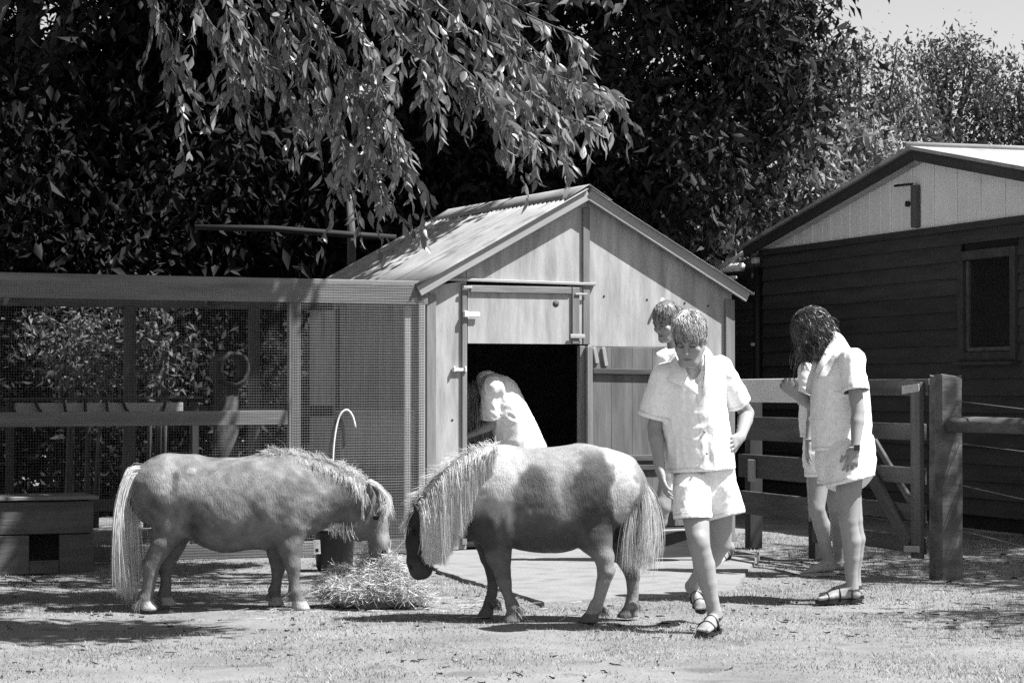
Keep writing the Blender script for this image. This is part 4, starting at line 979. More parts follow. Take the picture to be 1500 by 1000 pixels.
# --- grey pony (faces right)
def paint_grey(V, N):
    x, y = pix(V); n1 = vnoise(V * [22, 22, 14], 41); n2 = vnoise(V * 9, 42); n3 = vnoise(V * 40, 43)
    n4 = vnoise(np.stack([V[:, 0] * 30 + V[:, 2] * 30, V[:, 1] * 12, V[:, 2] * 7 - V[:, 0] * 7], 1), 45)
    tone = .215 + .075 * n1 + .075 * n2 + .035 * n3 + .045 * n4
    blot = np.exp(-(((x - 285) / 42) ** 2 + ((y - 690) / 14) ** 2)); tone -= .13 * blot * (.5 + .5 * vnoise(V * 16, 44) > .35)
    tone += .16 * np.exp(-(((x - 250) / 22) ** 2 + ((y - 705) / 25) ** 2)) * (n1 > -.2)
    tone += (.13 - tone) * ss(765, 798, y + 8 * n2) * .6  # shade of the lower body painted into the coat
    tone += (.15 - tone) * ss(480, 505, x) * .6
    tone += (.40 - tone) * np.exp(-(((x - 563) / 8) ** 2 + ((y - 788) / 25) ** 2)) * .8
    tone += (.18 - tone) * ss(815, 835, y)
    tone = np.where(V[:, 2] < .05, .42, tone)
    tone += (.12 - tone) * np.exp(-(((x - 549) / 12) ** 2 + ((y - 812) / 9) ** 2)) * .7
    tone = np.where(np.hypot((x - 551) / 1.3, y - 758) < 3.6, .015, tone); tone = np.where(np.hypot(x - 562, y - 808) < 3.5, .03, tone)
    return np.clip(tone * 1.05, .015, .62)
def extra_grey(F_, w, s):
    F_.ell(w((246, 722)), (42 / s, .18, 54 / s), k=.05)
    F_.ell(w((428, 738)), (38 / s, .165, 52 / s), k=.05)
    F_.ell(w((335, 747)), (70 / s, .225, 58 / s), k=.05)
    F_.ell(w((525, 768), 12.8), (21 / s, .06, 25 / s), k=.02)
    F_.ell(w((556, 800), 12.8), (12 / s, .045, 18 / s), k=.02)
    for sd in (-1, 1):
        F_.cap(w((541, 722), 12.8 + sd * .05), w((541 if sd < 0 else 574, 708 if sd < 0 else 738), 12.8 + sd * .085), .026, .009, .008)
        F_.cap(w((561, 808), 12.8 + sd * .03), w((562, 808), 12.8 + sd * .055), .011, .008, .006, sub=True)
        F_.ell(w((551, 758), 12.8 + sd * .062), (.016, .012, .016), k=.006)
gn, gf_ = 12.68, 12.93
grey_legs = [
 ([12.72, 12.70, gn, gn, gn, gn, gn], [(426, 775, 28, .8), (424, 800, 17, .9), (429, 829, 11, 1), (430, 848, 8, 1), (432, 866, 9.5, 1), (435, 875, 8.5, 1), (441, 893, 13.5, 1)], .03),
 ([12.88, 12.9, gf_, gf_, gf_, gf_, gf_], [(410, 780, 25, .8), (405, 805, 15, .9), (407, 833, 10, 1), (405, 852, 7.5, 1), (402, 865, 9, 1), (403, 872, 8.2, 1), (405, 887, 13, 1)], .03),
 ([12.72, 12.7, gn, gn, gn, gn], [(244, 742, 38, .62), (251, 768, 24, .8), (237, 797, 16, 1), (221, 829, 12, 1), (218, 858, 9, 1), (213, 878, 10, 1)], .035),
 ([gn, gn, gn], [(213, 876, 10, 1), (214, 882, 8.8, 1), (218, 893, 14, 1)], .01), ([gn, gn], [(221, 829, 10, 1), (212, 823, 5, 1)], .01),
 ([12.88, 12.9, gf_, gf_, gf_, gf_], [(255, 745, 34, .62), (264, 770, 22, .8), (256, 800, 14, 1), (243, 830, 11, 1), (243, 855, 8, 1), (241, 872, 9.5, 1)], .03),
 ([gf_, gf_, gf_], [(241, 870, 9.5, 1), (242, 876, 8.4, 1), (246, 887, 13, 1)], .01),
]
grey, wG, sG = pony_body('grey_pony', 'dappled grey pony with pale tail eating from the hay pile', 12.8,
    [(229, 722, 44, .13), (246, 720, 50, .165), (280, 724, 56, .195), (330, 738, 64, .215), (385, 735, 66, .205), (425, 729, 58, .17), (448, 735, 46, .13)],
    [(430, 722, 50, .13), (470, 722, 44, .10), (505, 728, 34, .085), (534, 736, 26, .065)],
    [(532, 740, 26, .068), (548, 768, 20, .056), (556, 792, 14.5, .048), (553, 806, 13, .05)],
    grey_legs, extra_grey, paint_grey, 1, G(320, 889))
gm = []; crest = bez([wG((400, 669)), wG((430, 670)), wG((470, 679)), wG((505, 692)), wG((535, 706))], 60)
for i, c_ in enumerate(crest):
    f = i / 60
    for rep in range(2):                                                   # short upstanding crest hair
        up = .016 + .034 * abs(vnoise(np.array([[i * .35, rep, 0]]), 51)[0])
        gm.append(lock(c_ + np.array([0, RNG.normal(0, .012), -.008]), [c_ + np.array([-.012 + RNG.normal(0, .012), RNG.normal(0, .018), up * .6]), c_ + np.array([-.03 + RNG.normal(0, .028), RNG.normal(0, .03), up * .8 + RNG.normal(0, .012)])], 14, .005, .002, .0005, K=8, spread=.011, tspread=.014))
    if f > .25:                                                            # and a thin fall on the near side
        y0 = pix(c_[None])[1][0]; x0 = pix(c_[None])[0][0]; ln = np.interp(f, [.25, .6, .8, 1], [8, 16, 22, 40]) * RNG.uniform(.6, 1.2)
        gm.append(lock(c_, [P(x0 + 1, y0 + ln * .4, 12.8 - .07), P(x0 + 3 + RNG.normal(0, 2), y0 + ln, 12.8 - .09)], 14, .003, .002, .0005, K=8, spread=.006, tspread=.01))
add_hair('mane', grey, gm, .0012, .0005, .72)
gm = []
for k in range(16):
    d = RNG.normal(0, .045); gm.append(lock(wG((541, 706), 12.8 + d * .5), [wG((556, 714), 12.8 + d), wG((566 + RNG.normal(0, 3), 732), 12.8 + d * 1.2 - .03), wG((563 + RNG.normal(0, 7), 752 + RNG.normal(0, 8)), 12.8 + d * 1.3 - .05)], 16, .003, .002, .0005, K=10, spread=.006, tspread=.012))
for k in range(3): gm.append(lock(wG((532, 712), 12.73), [wG((531, 735), 12.72), wG((531 + k, 762), 12.72)], 6, .002, .002, .0005, K=10, spread=.002, tspread=.003))
for k in range(6): gm.append(lock(wG((485 + 6 * k, 768), 12.75), [wG((486 + 6 * k, 778), 12.74), wG((487 + 6 * k + RNG.normal(0, 2), 790 - abs(k - 3) * 2), 12.75)], 12, .002, .002, .0005, K=10, spread=.008, tspread=.01))
add_hair('forelock', grey, gm, .0018, .0005, .72)
gt_ = []
for k in range(26):
    a = RNG.normal(0, 1); b = RNG.normal(0, 1); sh = RNG.uniform(0, 1)
    gt_.append(lock(wG((209, 691), 12.8 + .012 * b), [wG((197 + 2 * a, 697 + 3 * a), 12.8 + .03 * b), wG((187 + 5 * a, 735), 12.8 + .04 * b), wG((187 + 6.5 * a, 790), 12.8 + .045 * b), wG((190 + 6.5 * a, 845 + 30 * sh), 12.8 + .04 * b)], 90, .004, .002, .0006, K=16, spread=.012, tspread=.02))
add_hair('tail', grey, gt_, .0015, .0004, .9, var=.2)
gf = []
for (px, py, D) in ((427, 872, gn), (399, 872, gf_), (207, 884, gn), (236, 878, gf_)):
    for k in range(10): r_ = P(px + 3 + RNG.normal(0, 3), py - 6, D + RNG.normal(0, .02)); gf.append(lock(r_, [r_ + np.array([-.02, 0, -.02]), r_ + np.array([-.03 + RNG.normal(0, .01), RNG.normal(0, .01), -.05])], 12, .002, .0015, .0005, K=6, spread=.004, tspread=.008))
add_hair('fetlock_hair', grey, gf, .0016, .0005, .34, kind='stuff')

# ------------------------------------------------------------------ hay pile, bucket
def build_hay():
    c0 = P(548, 880, 12.85) * [1, 1, 0]; n = 12000
    t = thing('hay_pile', c0, 'loose pile of pale hay between the two ponies', 'hay')
    r = np.sqrt(RNG.uniform(0, 1, n)); a = RNG.uniform(0, 6.283, n); hx, hy = .30, .24
    x = r * np.cos(a) * hx; y = r * np.sin(a) * hy
    top = .27 * np.exp(-((x + .08) / .2) ** 2 - (y / .2) ** 2) + .16 * np.exp(-((x - .16) / .14) ** 2 - (y / .2) ** 2) + .03
    top *= 1 + .45 * vnoise(np.stack([x * 9, y * 9, 0 * x], 1), 61)
    z = top * RNG.uniform(.15, 1.0, n) ** .5
    p = c0 + np.stack([x, y, z], 1)
    L = RNG.uniform(.05, .17, n); d = RNG.normal(0, 1, (n, 3)) * [1, 1, .42]; d /= np.linalg.norm(d, axis=1, keepdims=True)
    k_ = np.linspace(-.5, .5, 5)[None, :, None]; bend = RNG.normal(0, 1, (n, 1, 3)) * .25
    pth = p[:, None] + d[:, None] * L[:, None, None] * k_ + bend * L[:, None, None] * (k_ ** 2 - .1)
    pth[:, :, 2] = np.maximum(pth[:, :, 2], .006)
    V, F, T = strands_geo(pth, RNG.uniform(.0007, .0017, n), .0008, np.clip(RNG.normal(1.6, .4, n), .5, 2.4))
    o = obj('straw', V, F, MT['hay'], t, kind='stuff'); set_tone(o, T)
    # core that fills the pile
    S_ = SDF(c0 + [-.36, -.32, -.05], c0 + [.36, .32, .36], .02); S_.ell(c0 + [-.03, 0, .0], (.2, .15, .17), k=.03); S_.ell(c0 + [.08, .02, 0], (.15, .12, .13), k=.03); S_.floor(.003)
    V, F = S_.mesh(); V = V + vnormals(V, F) * (.02 * vnoise(V * 14, 62))[:, None]; o = obj('hay_core', V, F, MT['hay'], t, True); set_tone(o, np.full(len(V), .55))
    # stray stalks on the ground around
    n = 450; p = c0 + np.stack([RNG.normal(.1, .45, n), RNG.normal(0, .4, n), np.full(n, .012)], 1); d = np.stack([RNG.normal(0, 1, n), RNG.normal(0, 1, n), RNG.normal(0, .05, n)], 1); d /= np.linalg.norm(d, axis=1, keepdims=True)
    pth = p[:, None] + d[:, None] * RNG.uniform(.04, .1, n)[:, None, None] * np.linspace(-.5, .5, 3)[None, :, None]; pth[:, :, 2] = np.maximum(pth[:, :, 2], .008)
    V, F, T = strands_geo(pth, .0018, .001, np.clip(RNG.normal(1, .3, n), .4, 1.6)); o = obj('stray_straw', V, F, MT['hay'], t, kind='stuff'); set_tone(o, T)
build_hay()
bk = thing('feed_bucket', P(490, 838, 15.4) * [1, 1, 0], 'black plastic feed tub with a pale tag behind the hay', 'bucket')
cb2 = P(490, 838, 15.4) * [1, 1, 0]
V, F = [], []
for j, (r, z) in enumerate(((.10, 0), (.118, .02), (.128, .17), (.14, .175), (.14, .19), (.125, .19), (.112, .03), (0.02, .028))):
    for i in range(24): w_ = 2 * math.pi * i / 24; V.append(cb2 + [r * math.cos(w_), r * math.sin(w_), z * 1.42])
for j in range(7):
    for i in range(24): F.append([j * 24 + i, j * 24 + (i + 1) % 24, (j + 1) * 24 + (i + 1) % 24, (j + 1) * 24 + i])
obj('tub', V, F, MT['black'], bk, True)
tg = board('tag', cb2 + [-.105, -.128, .21], cb2 + [-.100, -.128, .12], .042, .003, np.array([1., 0, 0]), MT['white'], bk, c=.001)
board('print_mark', cb2 + [-.103, -.1305, .155], cb2 + [-.101, -.1305, .135], .02, .001, np.array([1., 0, 0]), MT['darkpl'], tg, c=.0003)

# ------------------------------------------------------------------ people
def frame(f, up=(0, 0, 1)):
    f = nrm(f); u = nrm(np.asarray(up, float) - np.dot(up, f) * f); s = np.cross(u, f)     # s = the person's left
    return s, f, u
def head_sdf(F_, c, f, sc=1.0, up=(0, 0, 1)):
    s, f, u = frame(f, up); R = np.array([s, f, u]); q = lambda a, b, d: c + sc * (a * s + b * f + d * u)
    F_.ell(q(0, -.012, .028), np.array([.073, .094, .088]) * sc, R, .01)
    F_.ell(q(0, .030, -.045), np.array([.056, .062, .072]) * sc, R, .025)
    F_.cap(q(-.018, .070, -.098), q(.018, .070, -.098), .021 * sc, None, .02)
    for e in (-1, 1):
        F_.cap(q(e * .050, .01, -.05), q(e * .022, .065, -.095), .024 * sc, .02 * sc, .02)       # jaw
        F_.ell(q(e * .040, .066, -.030), np.array([.022, .018, .02]) * sc, R, .012)               # cheek
        F_.ell(q(e * .030, .094, .004), np.array([.018, .014, .011]) * sc, R, .010, sub=True)     # eye socket
        F_.ell(q(e * .030, .078, .003), np.array([.014, .013, .012]) * sc, R, .004)               # lids
        F_.cap(q(e * .012, .089, .022), q(e * .044, .078, .022), .008 * sc, .006 * sc, .008)      # brow
        F_.ell(q(e * .074, -.005, -.012), np.array([.010, .018, .030]) * sc, R, .006)             # ear
    F_.cap(q(0, .088, .012), q(0, .112, -.026), .008 * sc, .012 * sc, .008)
    F_.cap(q(-.010, .098, -.032), q(.010, .098, -.032), .009 * sc, None, .006)
    F_.cap(q(-.015, .088, -.061), q(.015, .088, -.061), .007 * sc, None, .006)
    F_.cap(q(-.012, .086, -.073), q(.012, .086, -.073), .008 * sc, None, .006)
    return lambda V: ((V - c) @ R.T) / sc
def face_tone(L):
    a, b, d = np.abs(L[:, 0]), L[:, 1], L[:, 2]; t = np.ones(len(L)); fr = b > .055
    t = np.where(fr & (np.hypot((a - .030) / .017, (d + .004) / .0055) < 1), .14, t)               # lowered lashes
    t = np.where(fr & (np.hypot((a - .031) / .021, (d - .021 + (a - .03) ** 2 * 9) / .006) < 1), .28, t)    # brows
    t = t * (1 - .35 * np.exp(-(((a - .030) / .02) ** 2 + ((d - .006) / .014) ** 2)) * fr)  # eye-socket shade painted into the skin tone
    t = np.where(fr & (np.hypot(a / .022, (d + .066) / .010) < 1), .6, t); t = np.where(fr & (np.hypot(a / .020, (d + .067) / .003) < 1), .3, t)                          # lips
    t = np.where(fr & (np.hypot((a - .007) / .005, (d + .040) / .004) < 1), 
.35, t)
    return t
def hand_sdf(F_, w, d, pn, th, curl=.35, sc=1.0, spread=1.0):
    """palm + five fingers; w wrist, d pointing direction, pn palm normal, th = +1/-1 side of the thumb along cross(d, pn)"""
    d = nrm(d); pn = nrm(pn - np.dot(pn, d) * d); ac = np.cross(d, pn) * th                          # ac towards the thumb
    F_.cap(w, w + d * .03 * sc, .024 * sc, .028 * sc, .012, (pn, .75))
    for a in (-.020, 0, .020): F_.cap(w + d * .022 * sc + ac * a * .7 * sc, w + d * .080 * sc + ac * a * sc, .016 * sc, .0135 * sc, .008, (pn, .8))
    for a, ln, b in ((.030, .066, .078), (.0105, .074, .083), (-.0095, .069, .081), (-.028, .053, .074)):
        p = w + sc * (d * b + ac * a * 1.0); ang = curl * .5; dd = d + ac * a * 2.2 * spread
        for seg in range(3):
            v = nrm(dd) * math.cos(ang) + pn * math.sin(ang); q = p + v * ln * sc * (.45, .32, .25)[seg]
            F_.cap(p, q, (.0088, .0082, .0075)[seg] * sc, (.0082, .0075, .0066)[seg] * sc, .0035); p = q; ang += curl
    p = w + sc * (d * .025 + ac * .026 + pn * .006); v = nrm(d * .75 + ac * .55 + pn * .3); q = p + v * .045 * sc
    F_.cap(p, q, .013 * sc, .0105 * sc, .008); F_.cap(q, q + nrm(d * .95 + ac * .1 + pn * .3) * .034 * sc, .0098 * sc, .0075 * sc, .004)
def foot_sdf(F_, heel, toe, n, ank=None):
    """foot on a sandal sole: heel/toe are ground points under the sole, n the sole's up; returns the sandal frame"""
    a = nrm(toe - heel); n = nrm(n - np.dot(n, a) * a); s = np.cross(n, a); L = np.linalg.norm(toe - heel); k = L / .245
    q = lambda x, y, z: heel + k * (a * x + s * y + n * z)
    an = q(.045, 0, .098)
    F_.cap(an, q(.040, 0, .06), .034, .034, .012); F_.cap(q(.032, 0, .047), q(.035, 0, .05), .031 * k, None, .01)
    F_.cap(q(.05, 0, .07), q(.15, 0, .045), .032 * k, .026 * k, .015); F_.cap(q(.03, 0, .042), q(.165, 0, .036), .028 * k, .038 * k, .015, (n, .55))
    for j, (y, x1) in enumerate(((.030, .235), (.012, .238), (-.004, .230), (-.018, .220), (-.031, .207))):
        F_.cap(q(.165, y * .9, .034), q(x1, y, .027), (.013 if j == 0 else .010) * k, (.0115 if j == 0 else .0085) * k, .004)
    return an, q, k
def sandal(parent, q, k, m, straps=((.165, .04, .060), (.10, .036, .082)), heel_strap=True, sole_m=None):
    xs = np.linspace(0, 1, 13); half = [.018, .030, .033, .032, .030, .031, .035, .040, .043, .042, .037, .028, .012]
    out = [(x * .255 - .006, h) for x, h in zip(xs, half)]; ring = [(x, h) for x, h in out] + [(x, -h) for x, h in out[::-1]]
    n = len(ring); V = [q(x, y, .0) for x, y in ring] + [q(x, y, .019) for x, y in ring]
    F = [list(range(n))[::-1], list(range(n, 2 * n))] + [[i, (i + 1) % n, (i + 1) % n + n, i + n] for i in range(n)]
    sd = obj('sandal', V, F, sole_m or m, parent)
    for x, w, h in straps:
        pts = [q(x, w * math.cos(t) * 1.05, .014 + (h - .014) * math.sin(t)) for t in np.linspace(0, math.pi, 13)]
        tube('strap', pts, .010 * k, m, sd, n=6, flat=.35, up=q(1, 0, 0) - q(0, 0, 0))
    if heel_strap:
        pts = [q(.075 - .085 * math.sin(t), .036 * math.cos(t), .070 + .006 * math.sin(t)) for t in np.linspace(0, math.pi, 13)]
        tube('strap', pts, .008 * k, m, sd, n=6, flat=.4, up=q(0, 0, 1) - q(0, 0, 0))
    return sd
def hair_strands(c, f, sc, n, length, grav, wave, keep, side=0., K=12, crown=(0, -.35, .93), lift=1.06, up=(0, 0, 1)):
    s, f, u = frame(f, up); R = np.array([s, f, u]); rad = np.array([.076, .098, .092]) * sc; ctr = c + sc * (-.012 * f + .028 * u)
    d = RNG.normal(0, 1, (n * 5, 3)); d /= np.linalg.norm(d, axis=1, keepdims=True); d = d[keep(d)][:n]; n = len(d)
    p = d * rad * lift; cr = nrm(crown); path = [p.copy()]; v = d - cr; v -= d * (v * d).sum(1, keepdims=True); v /= np.linalg.norm(v, axis=1, keepdims=True) + .05
    L = (length * RNG.uniform(.75, 1.15, n) * sc)[:, None]; g = R @ np.array([0, 0, -1.]); co = np.stack([vnoise(d * 3.4, 301), vnoise(d * 3.4, 302), vnoise(d * 3.4, 303)], 1); ph = 5 * co + RNG.normal(0, .35, (n, 3)); jr = RNG.normal(0, .06, (n, 3))
    for k in range(1, K):
        fl = v * (1 - grav * k / K) + g * grav * (.35 + k / K) + np.array([side, 0, 0]) * np.clip(d[:, 1:2], 0, 1)
        fl = fl + wave * np.sin(ph + k * 14. / K) + jr
        eh = p / rad ** 2; eh /= np.linalg.norm(eh, axis=1, keepdims=True); rr_ = (fl * eh).sum(1, keepdims=True); near_ = np.linalg.norm(p / rad, axis=1, keepdims=True) < lift + .12
        fl = fl - eh * np.where(near_, np.maximum(rr_, 0), 0); fl /= np.linalg.norm(fl, axis=1, keepdims=True)
        p = p + fl * L / K
        e = p / (rad * (lift + .035 * co[:, :1] + .01 * jr[:, :1])); r = np.linalg.norm(e, axis=1, keepdims=True); p = np.where(r < 1, p / np.maximum(r, .3), p)
        path.append(p.copy())
    return ctr + np.stack(path, 1) @ R
def hair(parent, m, paths, w0, tone=1., var=.35, name='hair'):
    V, F, T = strands_geo(paths, RNG.uniform(.6, 1.3, len(paths)) * w0, .0009, np.clip(tone * (1 + var * 1.1 * vnoise(paths[:, 3] * 55, 305)) * RNG.normal(1, var * .45, len(paths)), .2, 2.6))
    o = obj(name, V, F, MT[m], parent, True); set_tone(o, T); return o
def hair_cap(parent, m, c, f, sc, fr=.55, up=(0, 0, 1), tone=.7):
    """close cap of hair under the strands"""
    s, f, u = frame(f, up); R = np.array([s, f, u]); ctr = c + sc * (-.014 * f + .030 * u)
    S_ = SDF(ctr - .14, ctr + .14, .007)
    S_.ell(ctr, np.array([.078, .099, .093]) * sc, R, .004, cut=[(ctr + sc * (.052 * f + .035 * u), nrm(f * 1.0 - u * fr)), (ctr - .055 * sc * u + .0 * f, -u)])
    V, F = S_.mesh(); V = V + vnormals(V, F) * (.0025 * vnoise(V * 60, 71))[:, None]; o = obj('hair_base', V, F, MT[m], parent, True); set_tone(o, np.full(len(V), tone))
def limb_leg(F_, hip, knee, g=1.0):
    F_.cap(hip, hip + (knee - hip) * .5, .083 * g, .069 * g, .006); F_.cap(hip + (knee - hip) * .5, knee, .069 * g, .052 * g, .006)
def limb_arm(F_, sh, el, wr, g=1.0):
    F_.cap(sh, el, .044 * g, .036 * g, .006); m = el + (wr - el) * .28; F_.cap(el, m, .036 * g, .0375 * g, .006); F_.cap(m, wr, .0375 * g, .024 * g, .006)
def cloth_mesh(name, S_, parent, m, seed, amp=.0045, vert=(17, 17, 4), seams=()):
    V, F = S_.mesh(); F, hem, hn = open_cuts(V, F, S_.cuts, S_.h); N = vnormals(V, F)
    V2 = relax(V, F, 2, .5); V = np.where(hem[:, None], V, V2)
    p = V * np.array(vert) + 2.2 * np.stack([vnoise(V * 4.5, seed + 5), vnoise(V * 4.5, seed + 6), vnoise(V * 4.5, seed + 7)], 1)
    r = .6 - np.abs(vnoise(p, seed)) ** .7 * 1.8; r2 = 1 - np.abs(vnoise(V * [26, 26, 14] + 1.5 * p * .1, seed + 3)) * 2
    dsp = N * (amp * r + amp * .4 * r2 + amp * .8 * vnoise(V * 8, seed + 2))[:, None]
    dsp = dsp - hn * (dsp * hn).sum(1, keepdims=True) * hem[:, None]
    tn = np.ones(len(V))
    for p_c, n_c, r_c in S_.cuts: tn = np.where((np.abs((V - p_c) @ n_c + .02) < S_.h * .55) & (np.linalg.norm(V - p_c, axis=1) < r_c), .72, tn)      # stitched hems
    for p_c, n_c, f_c in seams: tn = np.where((np.abs((V - p_c) @ nrm(n_c)) < S_.h * .5) & (N @ nrm(f_c) > .3), .76, tn)
    u_ = np.unique(F); V, F = drop_loose(V + dsp, F)
    o = obj(name, V, F, MT[m], parent, True); set_tone(o, tn[u_]); md = o.modifiers.new('s', 'SOLIDIFY'); md.thickness = .004; md.offset = -1; return o
def patch(name, rows, parent, m, thick=.003):
    """small cloth piece (collar, lapel) from rows of points"""
    r = len(rows); c = len(rows[0]); V = [p for row in rows for p in row]
    F = [[i * c + j, i * c + j + 1, (i + 1) * c + j + 1, (i + 1) * c + j] for i in range(r - 1) for j in range(c - 1)]
    o = obj(name, V, F, MT[m], parent, True); set_tone(o, np.ones(len(V))); md = o.modifiers.new('s', 'SOLIDIFY'); md.thickness = thick; sb = o.modifiers.new('b', 'SUBSURF'); sb.levels = 1; sb.render_levels = 2; return o
def person(label, J, hair_fn, h=.0064):
    """J: joints in world space. One continuous skin body; clothes, hair and sandals are its children"""
    t = thing('person', J['ground'], label, 'person', J.get('group'))
    pts = np.array([J[k] for k in ('head', 'shl', 'shr', 'ell', 'elr', 'wrl', 'wrr', 'hipl', 'hipr', 'knl', 'knr')] + [J['footl'][0], J['footl'][1], J['footr'][0], J['footr'][1]])
    lo, hi = pts.min(0) - .22, pts.max(0) + .22; lo[2] = max(lo[2], -.02)
    F_ = SDF(lo, hi, h); g = J.get('g', 1.0); fr = nrm(J['front']); sc = J.get('hs', 1.0)
    F_.chain([J['pelvis'], J['waist'], J['chest']], [.135 * g, .115 * g, .13 * g], .03, (fr, .68))
    F_.cap(J['shl'], J['shr'], .052 * g, None, .03); F_.cap(J['chest'], J['neck'], .09 * g, .055 * g, .03, (fr, .8))
    hs, hf, hu = frame(J['hf'])
    F_.cap(J['neck'], J['head'] - hu * .06 * sc - hf * .02 * sc, .052 * g, .050 * g, .015)
    loc = head_sdf(F_, J['head'], J['hf'], sc)
    for k in 'lr':
        limb_arm(F_, J['sh' + k], J['el' + k], J['wr' + k], g); limb_leg(F_, J['hip' + k], J['kn' + k], g)
    fq = {}
    for k in 'lr':
        an, q, kk = foot_sdf(F_, J['foot' + k][0], J['foot' + k][1], J['foot' + k][2]); fq[k] = (q, kk)
        kn = J['kn' + k]; bk_ = -fr * .012 * g; pts = [kn, kn + (an - kn) * .15 + bk_ * .3, kn + (an - kn) * .32 + bk_, kn + (an - kn) * .58 + bk_ * .5, kn + (an - kn) * .82, an]
        for a_, b_, ra, rb in zip(pts[:-1], pts[1:], (.051, .049, .053, .044, .034), (.049, .053, .044, .034, .034)): F_.cap(a_, b_, ra * g, rb * g, .006)
        F_.cap(kn + fr * .012, kn + fr * .014 + np.array([0, 0, .025]), .038 * g, None, .012)
        hd = J['hand' + k]; hand_sdf(F_, J['wr' + k], hd[0], hd[1], hd[2], hd[3], g)
    V, F = F_.mesh(); V = relax(V, F, 1, .35)
    tone = np.ones(len(V)); L = loc(V); nearh = np.linalg.norm(V - J['head'], axis=1) < .17 * sc
    tone[nearh] = face_tone(L)[nearh]; tone *= 1 + .05 * vnoise(V * 14, 81)
    o = obj('body', V, F, MT['skin'], t, True); set_tone(o, tone)
    hair_fn(t)
    return t, fq

X3 = np.array
# --- young person walking towards the camera, one hand on the hip
D0 = 11.62
toe = G(1027, 931); heel = toe + nrm([.09, .21, 0]) * .245
F1 = dict(ground=(toe + heel) / 2, head=P(1010, 494, 11.46), hf=(-.22, -.80, -.50), neck=P(1016, 547, 11.62), shl=P(1052, 541, 11.66), shr=P(976, 552, 11.60),
    ell=P(1094, 605, 11.88), wrl=P(1085, 640, 11.69), elr=P(959, 626, 11.66), wrr=P(967, 688, 11.58), chest=P(1014, 580, 11.64), waist=P(1020, 640, 11.67), pelvis=P(1029, 688, 11.70),
    hipr=P(1011, 692, 11.66), hipl=P(1050, 692, 11.74), knr=P(1024, 796, 11.50), knl=P(1056, 796, 11.86),
    footr=(heel, toe, X3([0, 0, 1.])), footl=(P(1018, 872, 12.22), P(1031, 898, 12.04), X3([-.25, -.75, .6])),
    handl=(P(1061, 656, 11.55) - P(1085, 640, 11.69), X3([-.9, .2, -.2]), 1, .35), handr=(P(977, 728, 11.53) - P(967, 688, 11.58), X3([1., .1, 0]), -1, .30), front=(-.15, -1, 0), hs=1.02)
def hair1(t):
    c, f = F1['head'], F1['hf']; hair_cap(t, 'hair_f', c, f, 1.02, .9, tone=.7)
    k = lambda d: (d[:, 2] > -.2) & ~((d[:, 1] > .35) & (d[:, 2] < .62)) & ~((d[:, 1] > .05) & (d[:, 2] < .2))
    hair(t, 'hair_f', hair_strands(c, f, 1.0, 4200, .090, .22, .16, k, side=.5, lift=1.05), .0014, 1.15, .6)
    k2 = lambda d: (d[:, 2] > .6) & (d[:, 1] > -.25); hair(t, 'hair_f', hair_strands(c, f, 1.0, 1800, .080, .10, .16, k2, side=1.3, lift=1.08), .0015, 1.7, .6, 'fringe')
    k3 = lambda d: (d[:, 0] < -.6) & (d[:, 2] > -.3) & (d[:, 1] < .45); hair(t, 'hair_f', hair_strands(c, f, 1.0, 800, .10, .5, .08, k3, lift=1.06), .0012, .4, .35, 'side_lock')
    k4 = lambda d: (d[:, 2] > .1) & ~((d[:, 1] > .35) & (d[:, 2] < .62)); hair(t, 'hair_f', hair_strands(c, f, 1.0, 700, .10, .20, .34, k4, side=.9, lift=1.13), .0010, 1.7, .6, 'loose_strands')
p1, fq = person('person in white shirt and shorts with hand on hip, walking towards the camera', F1, hair1)
sandal(p1, *fq['r'], MT['black']); sandal(p1, *fq['l'], MT['black'])
fr = nrm(F1['front'])
def shirt1():
    S_ = SDF(P(925, 700, 11.3) - [0, 0, .1], P(1112, 500, 12.0) + [0, 0, .05], .0075)
    hem = P(1028, 690, 11.66)
    S_.cap(P(1013, 568, 11.63), P(1030, 720, 11.69), .158, .172, .03, (fr, .80), cut=[(hem, X3([.06, -.02, -1.]))])
    S_.cap(P(1050, 540, 11.66), P(980, 551, 11.60), .058, None, .05); S_.cap(P(1014, 560, 11.63), P(1016, 546, 11.63), .10, .075, .04, (fr, .8))
    a, b = P(972, 552, 11.60), P(955, 611, 11.63); S_.cap(a, b + (b - a) * .4, .063, .072, .025, cut=[(b, b - a)])
    a, b = P(1055, 541, 11.66), P(1080, 590, 11.76); S_.cap(a, b + (b - a) * .4, .064, .074, .025, cut=[(b, b - a)])
    cuts = list(S_.cuts)
    S_.cap(P(1012, 500, 11.50), P(1017, 545, 11.52), .062, .052, .01, sub=True); S_.cap(P(1017, 545, 11.52), P(1027, 576, 11.47), .046, .012, .008, sub=True)
    S_.cuts = cuts
    return S_
sh = cloth_mesh('shirt', shirt1(), p1, 'cloth', 101, .0042, (17, 17, 5), seams=[(P(1023, 600, 11.5), (1, -.1, .08), fr), (P(1035, 600, 11.5), (1, -.1, .08), fr)])
def rowpts(pts): return [P(*q) for q in pts]
patch('collar', [rowpts([(992, 512, 11.66), (990, 520, 11.58), (996, 536, 11.52), (1010, 556, 11.49), (1026, 578, 11.505)]), rowpts([(984, 520, 11.68), (980, 532, 11.58), (984, 548, 11.51), (1000, 562, 11.485), (1022, 578, 11.50)]), rowpts([(974, 534, 11.70), (971, 546, 11.60), (972, 557, 11.53), (990, 560, 11.495), (1018, 577, 11.50)])], sh, 'cloth')
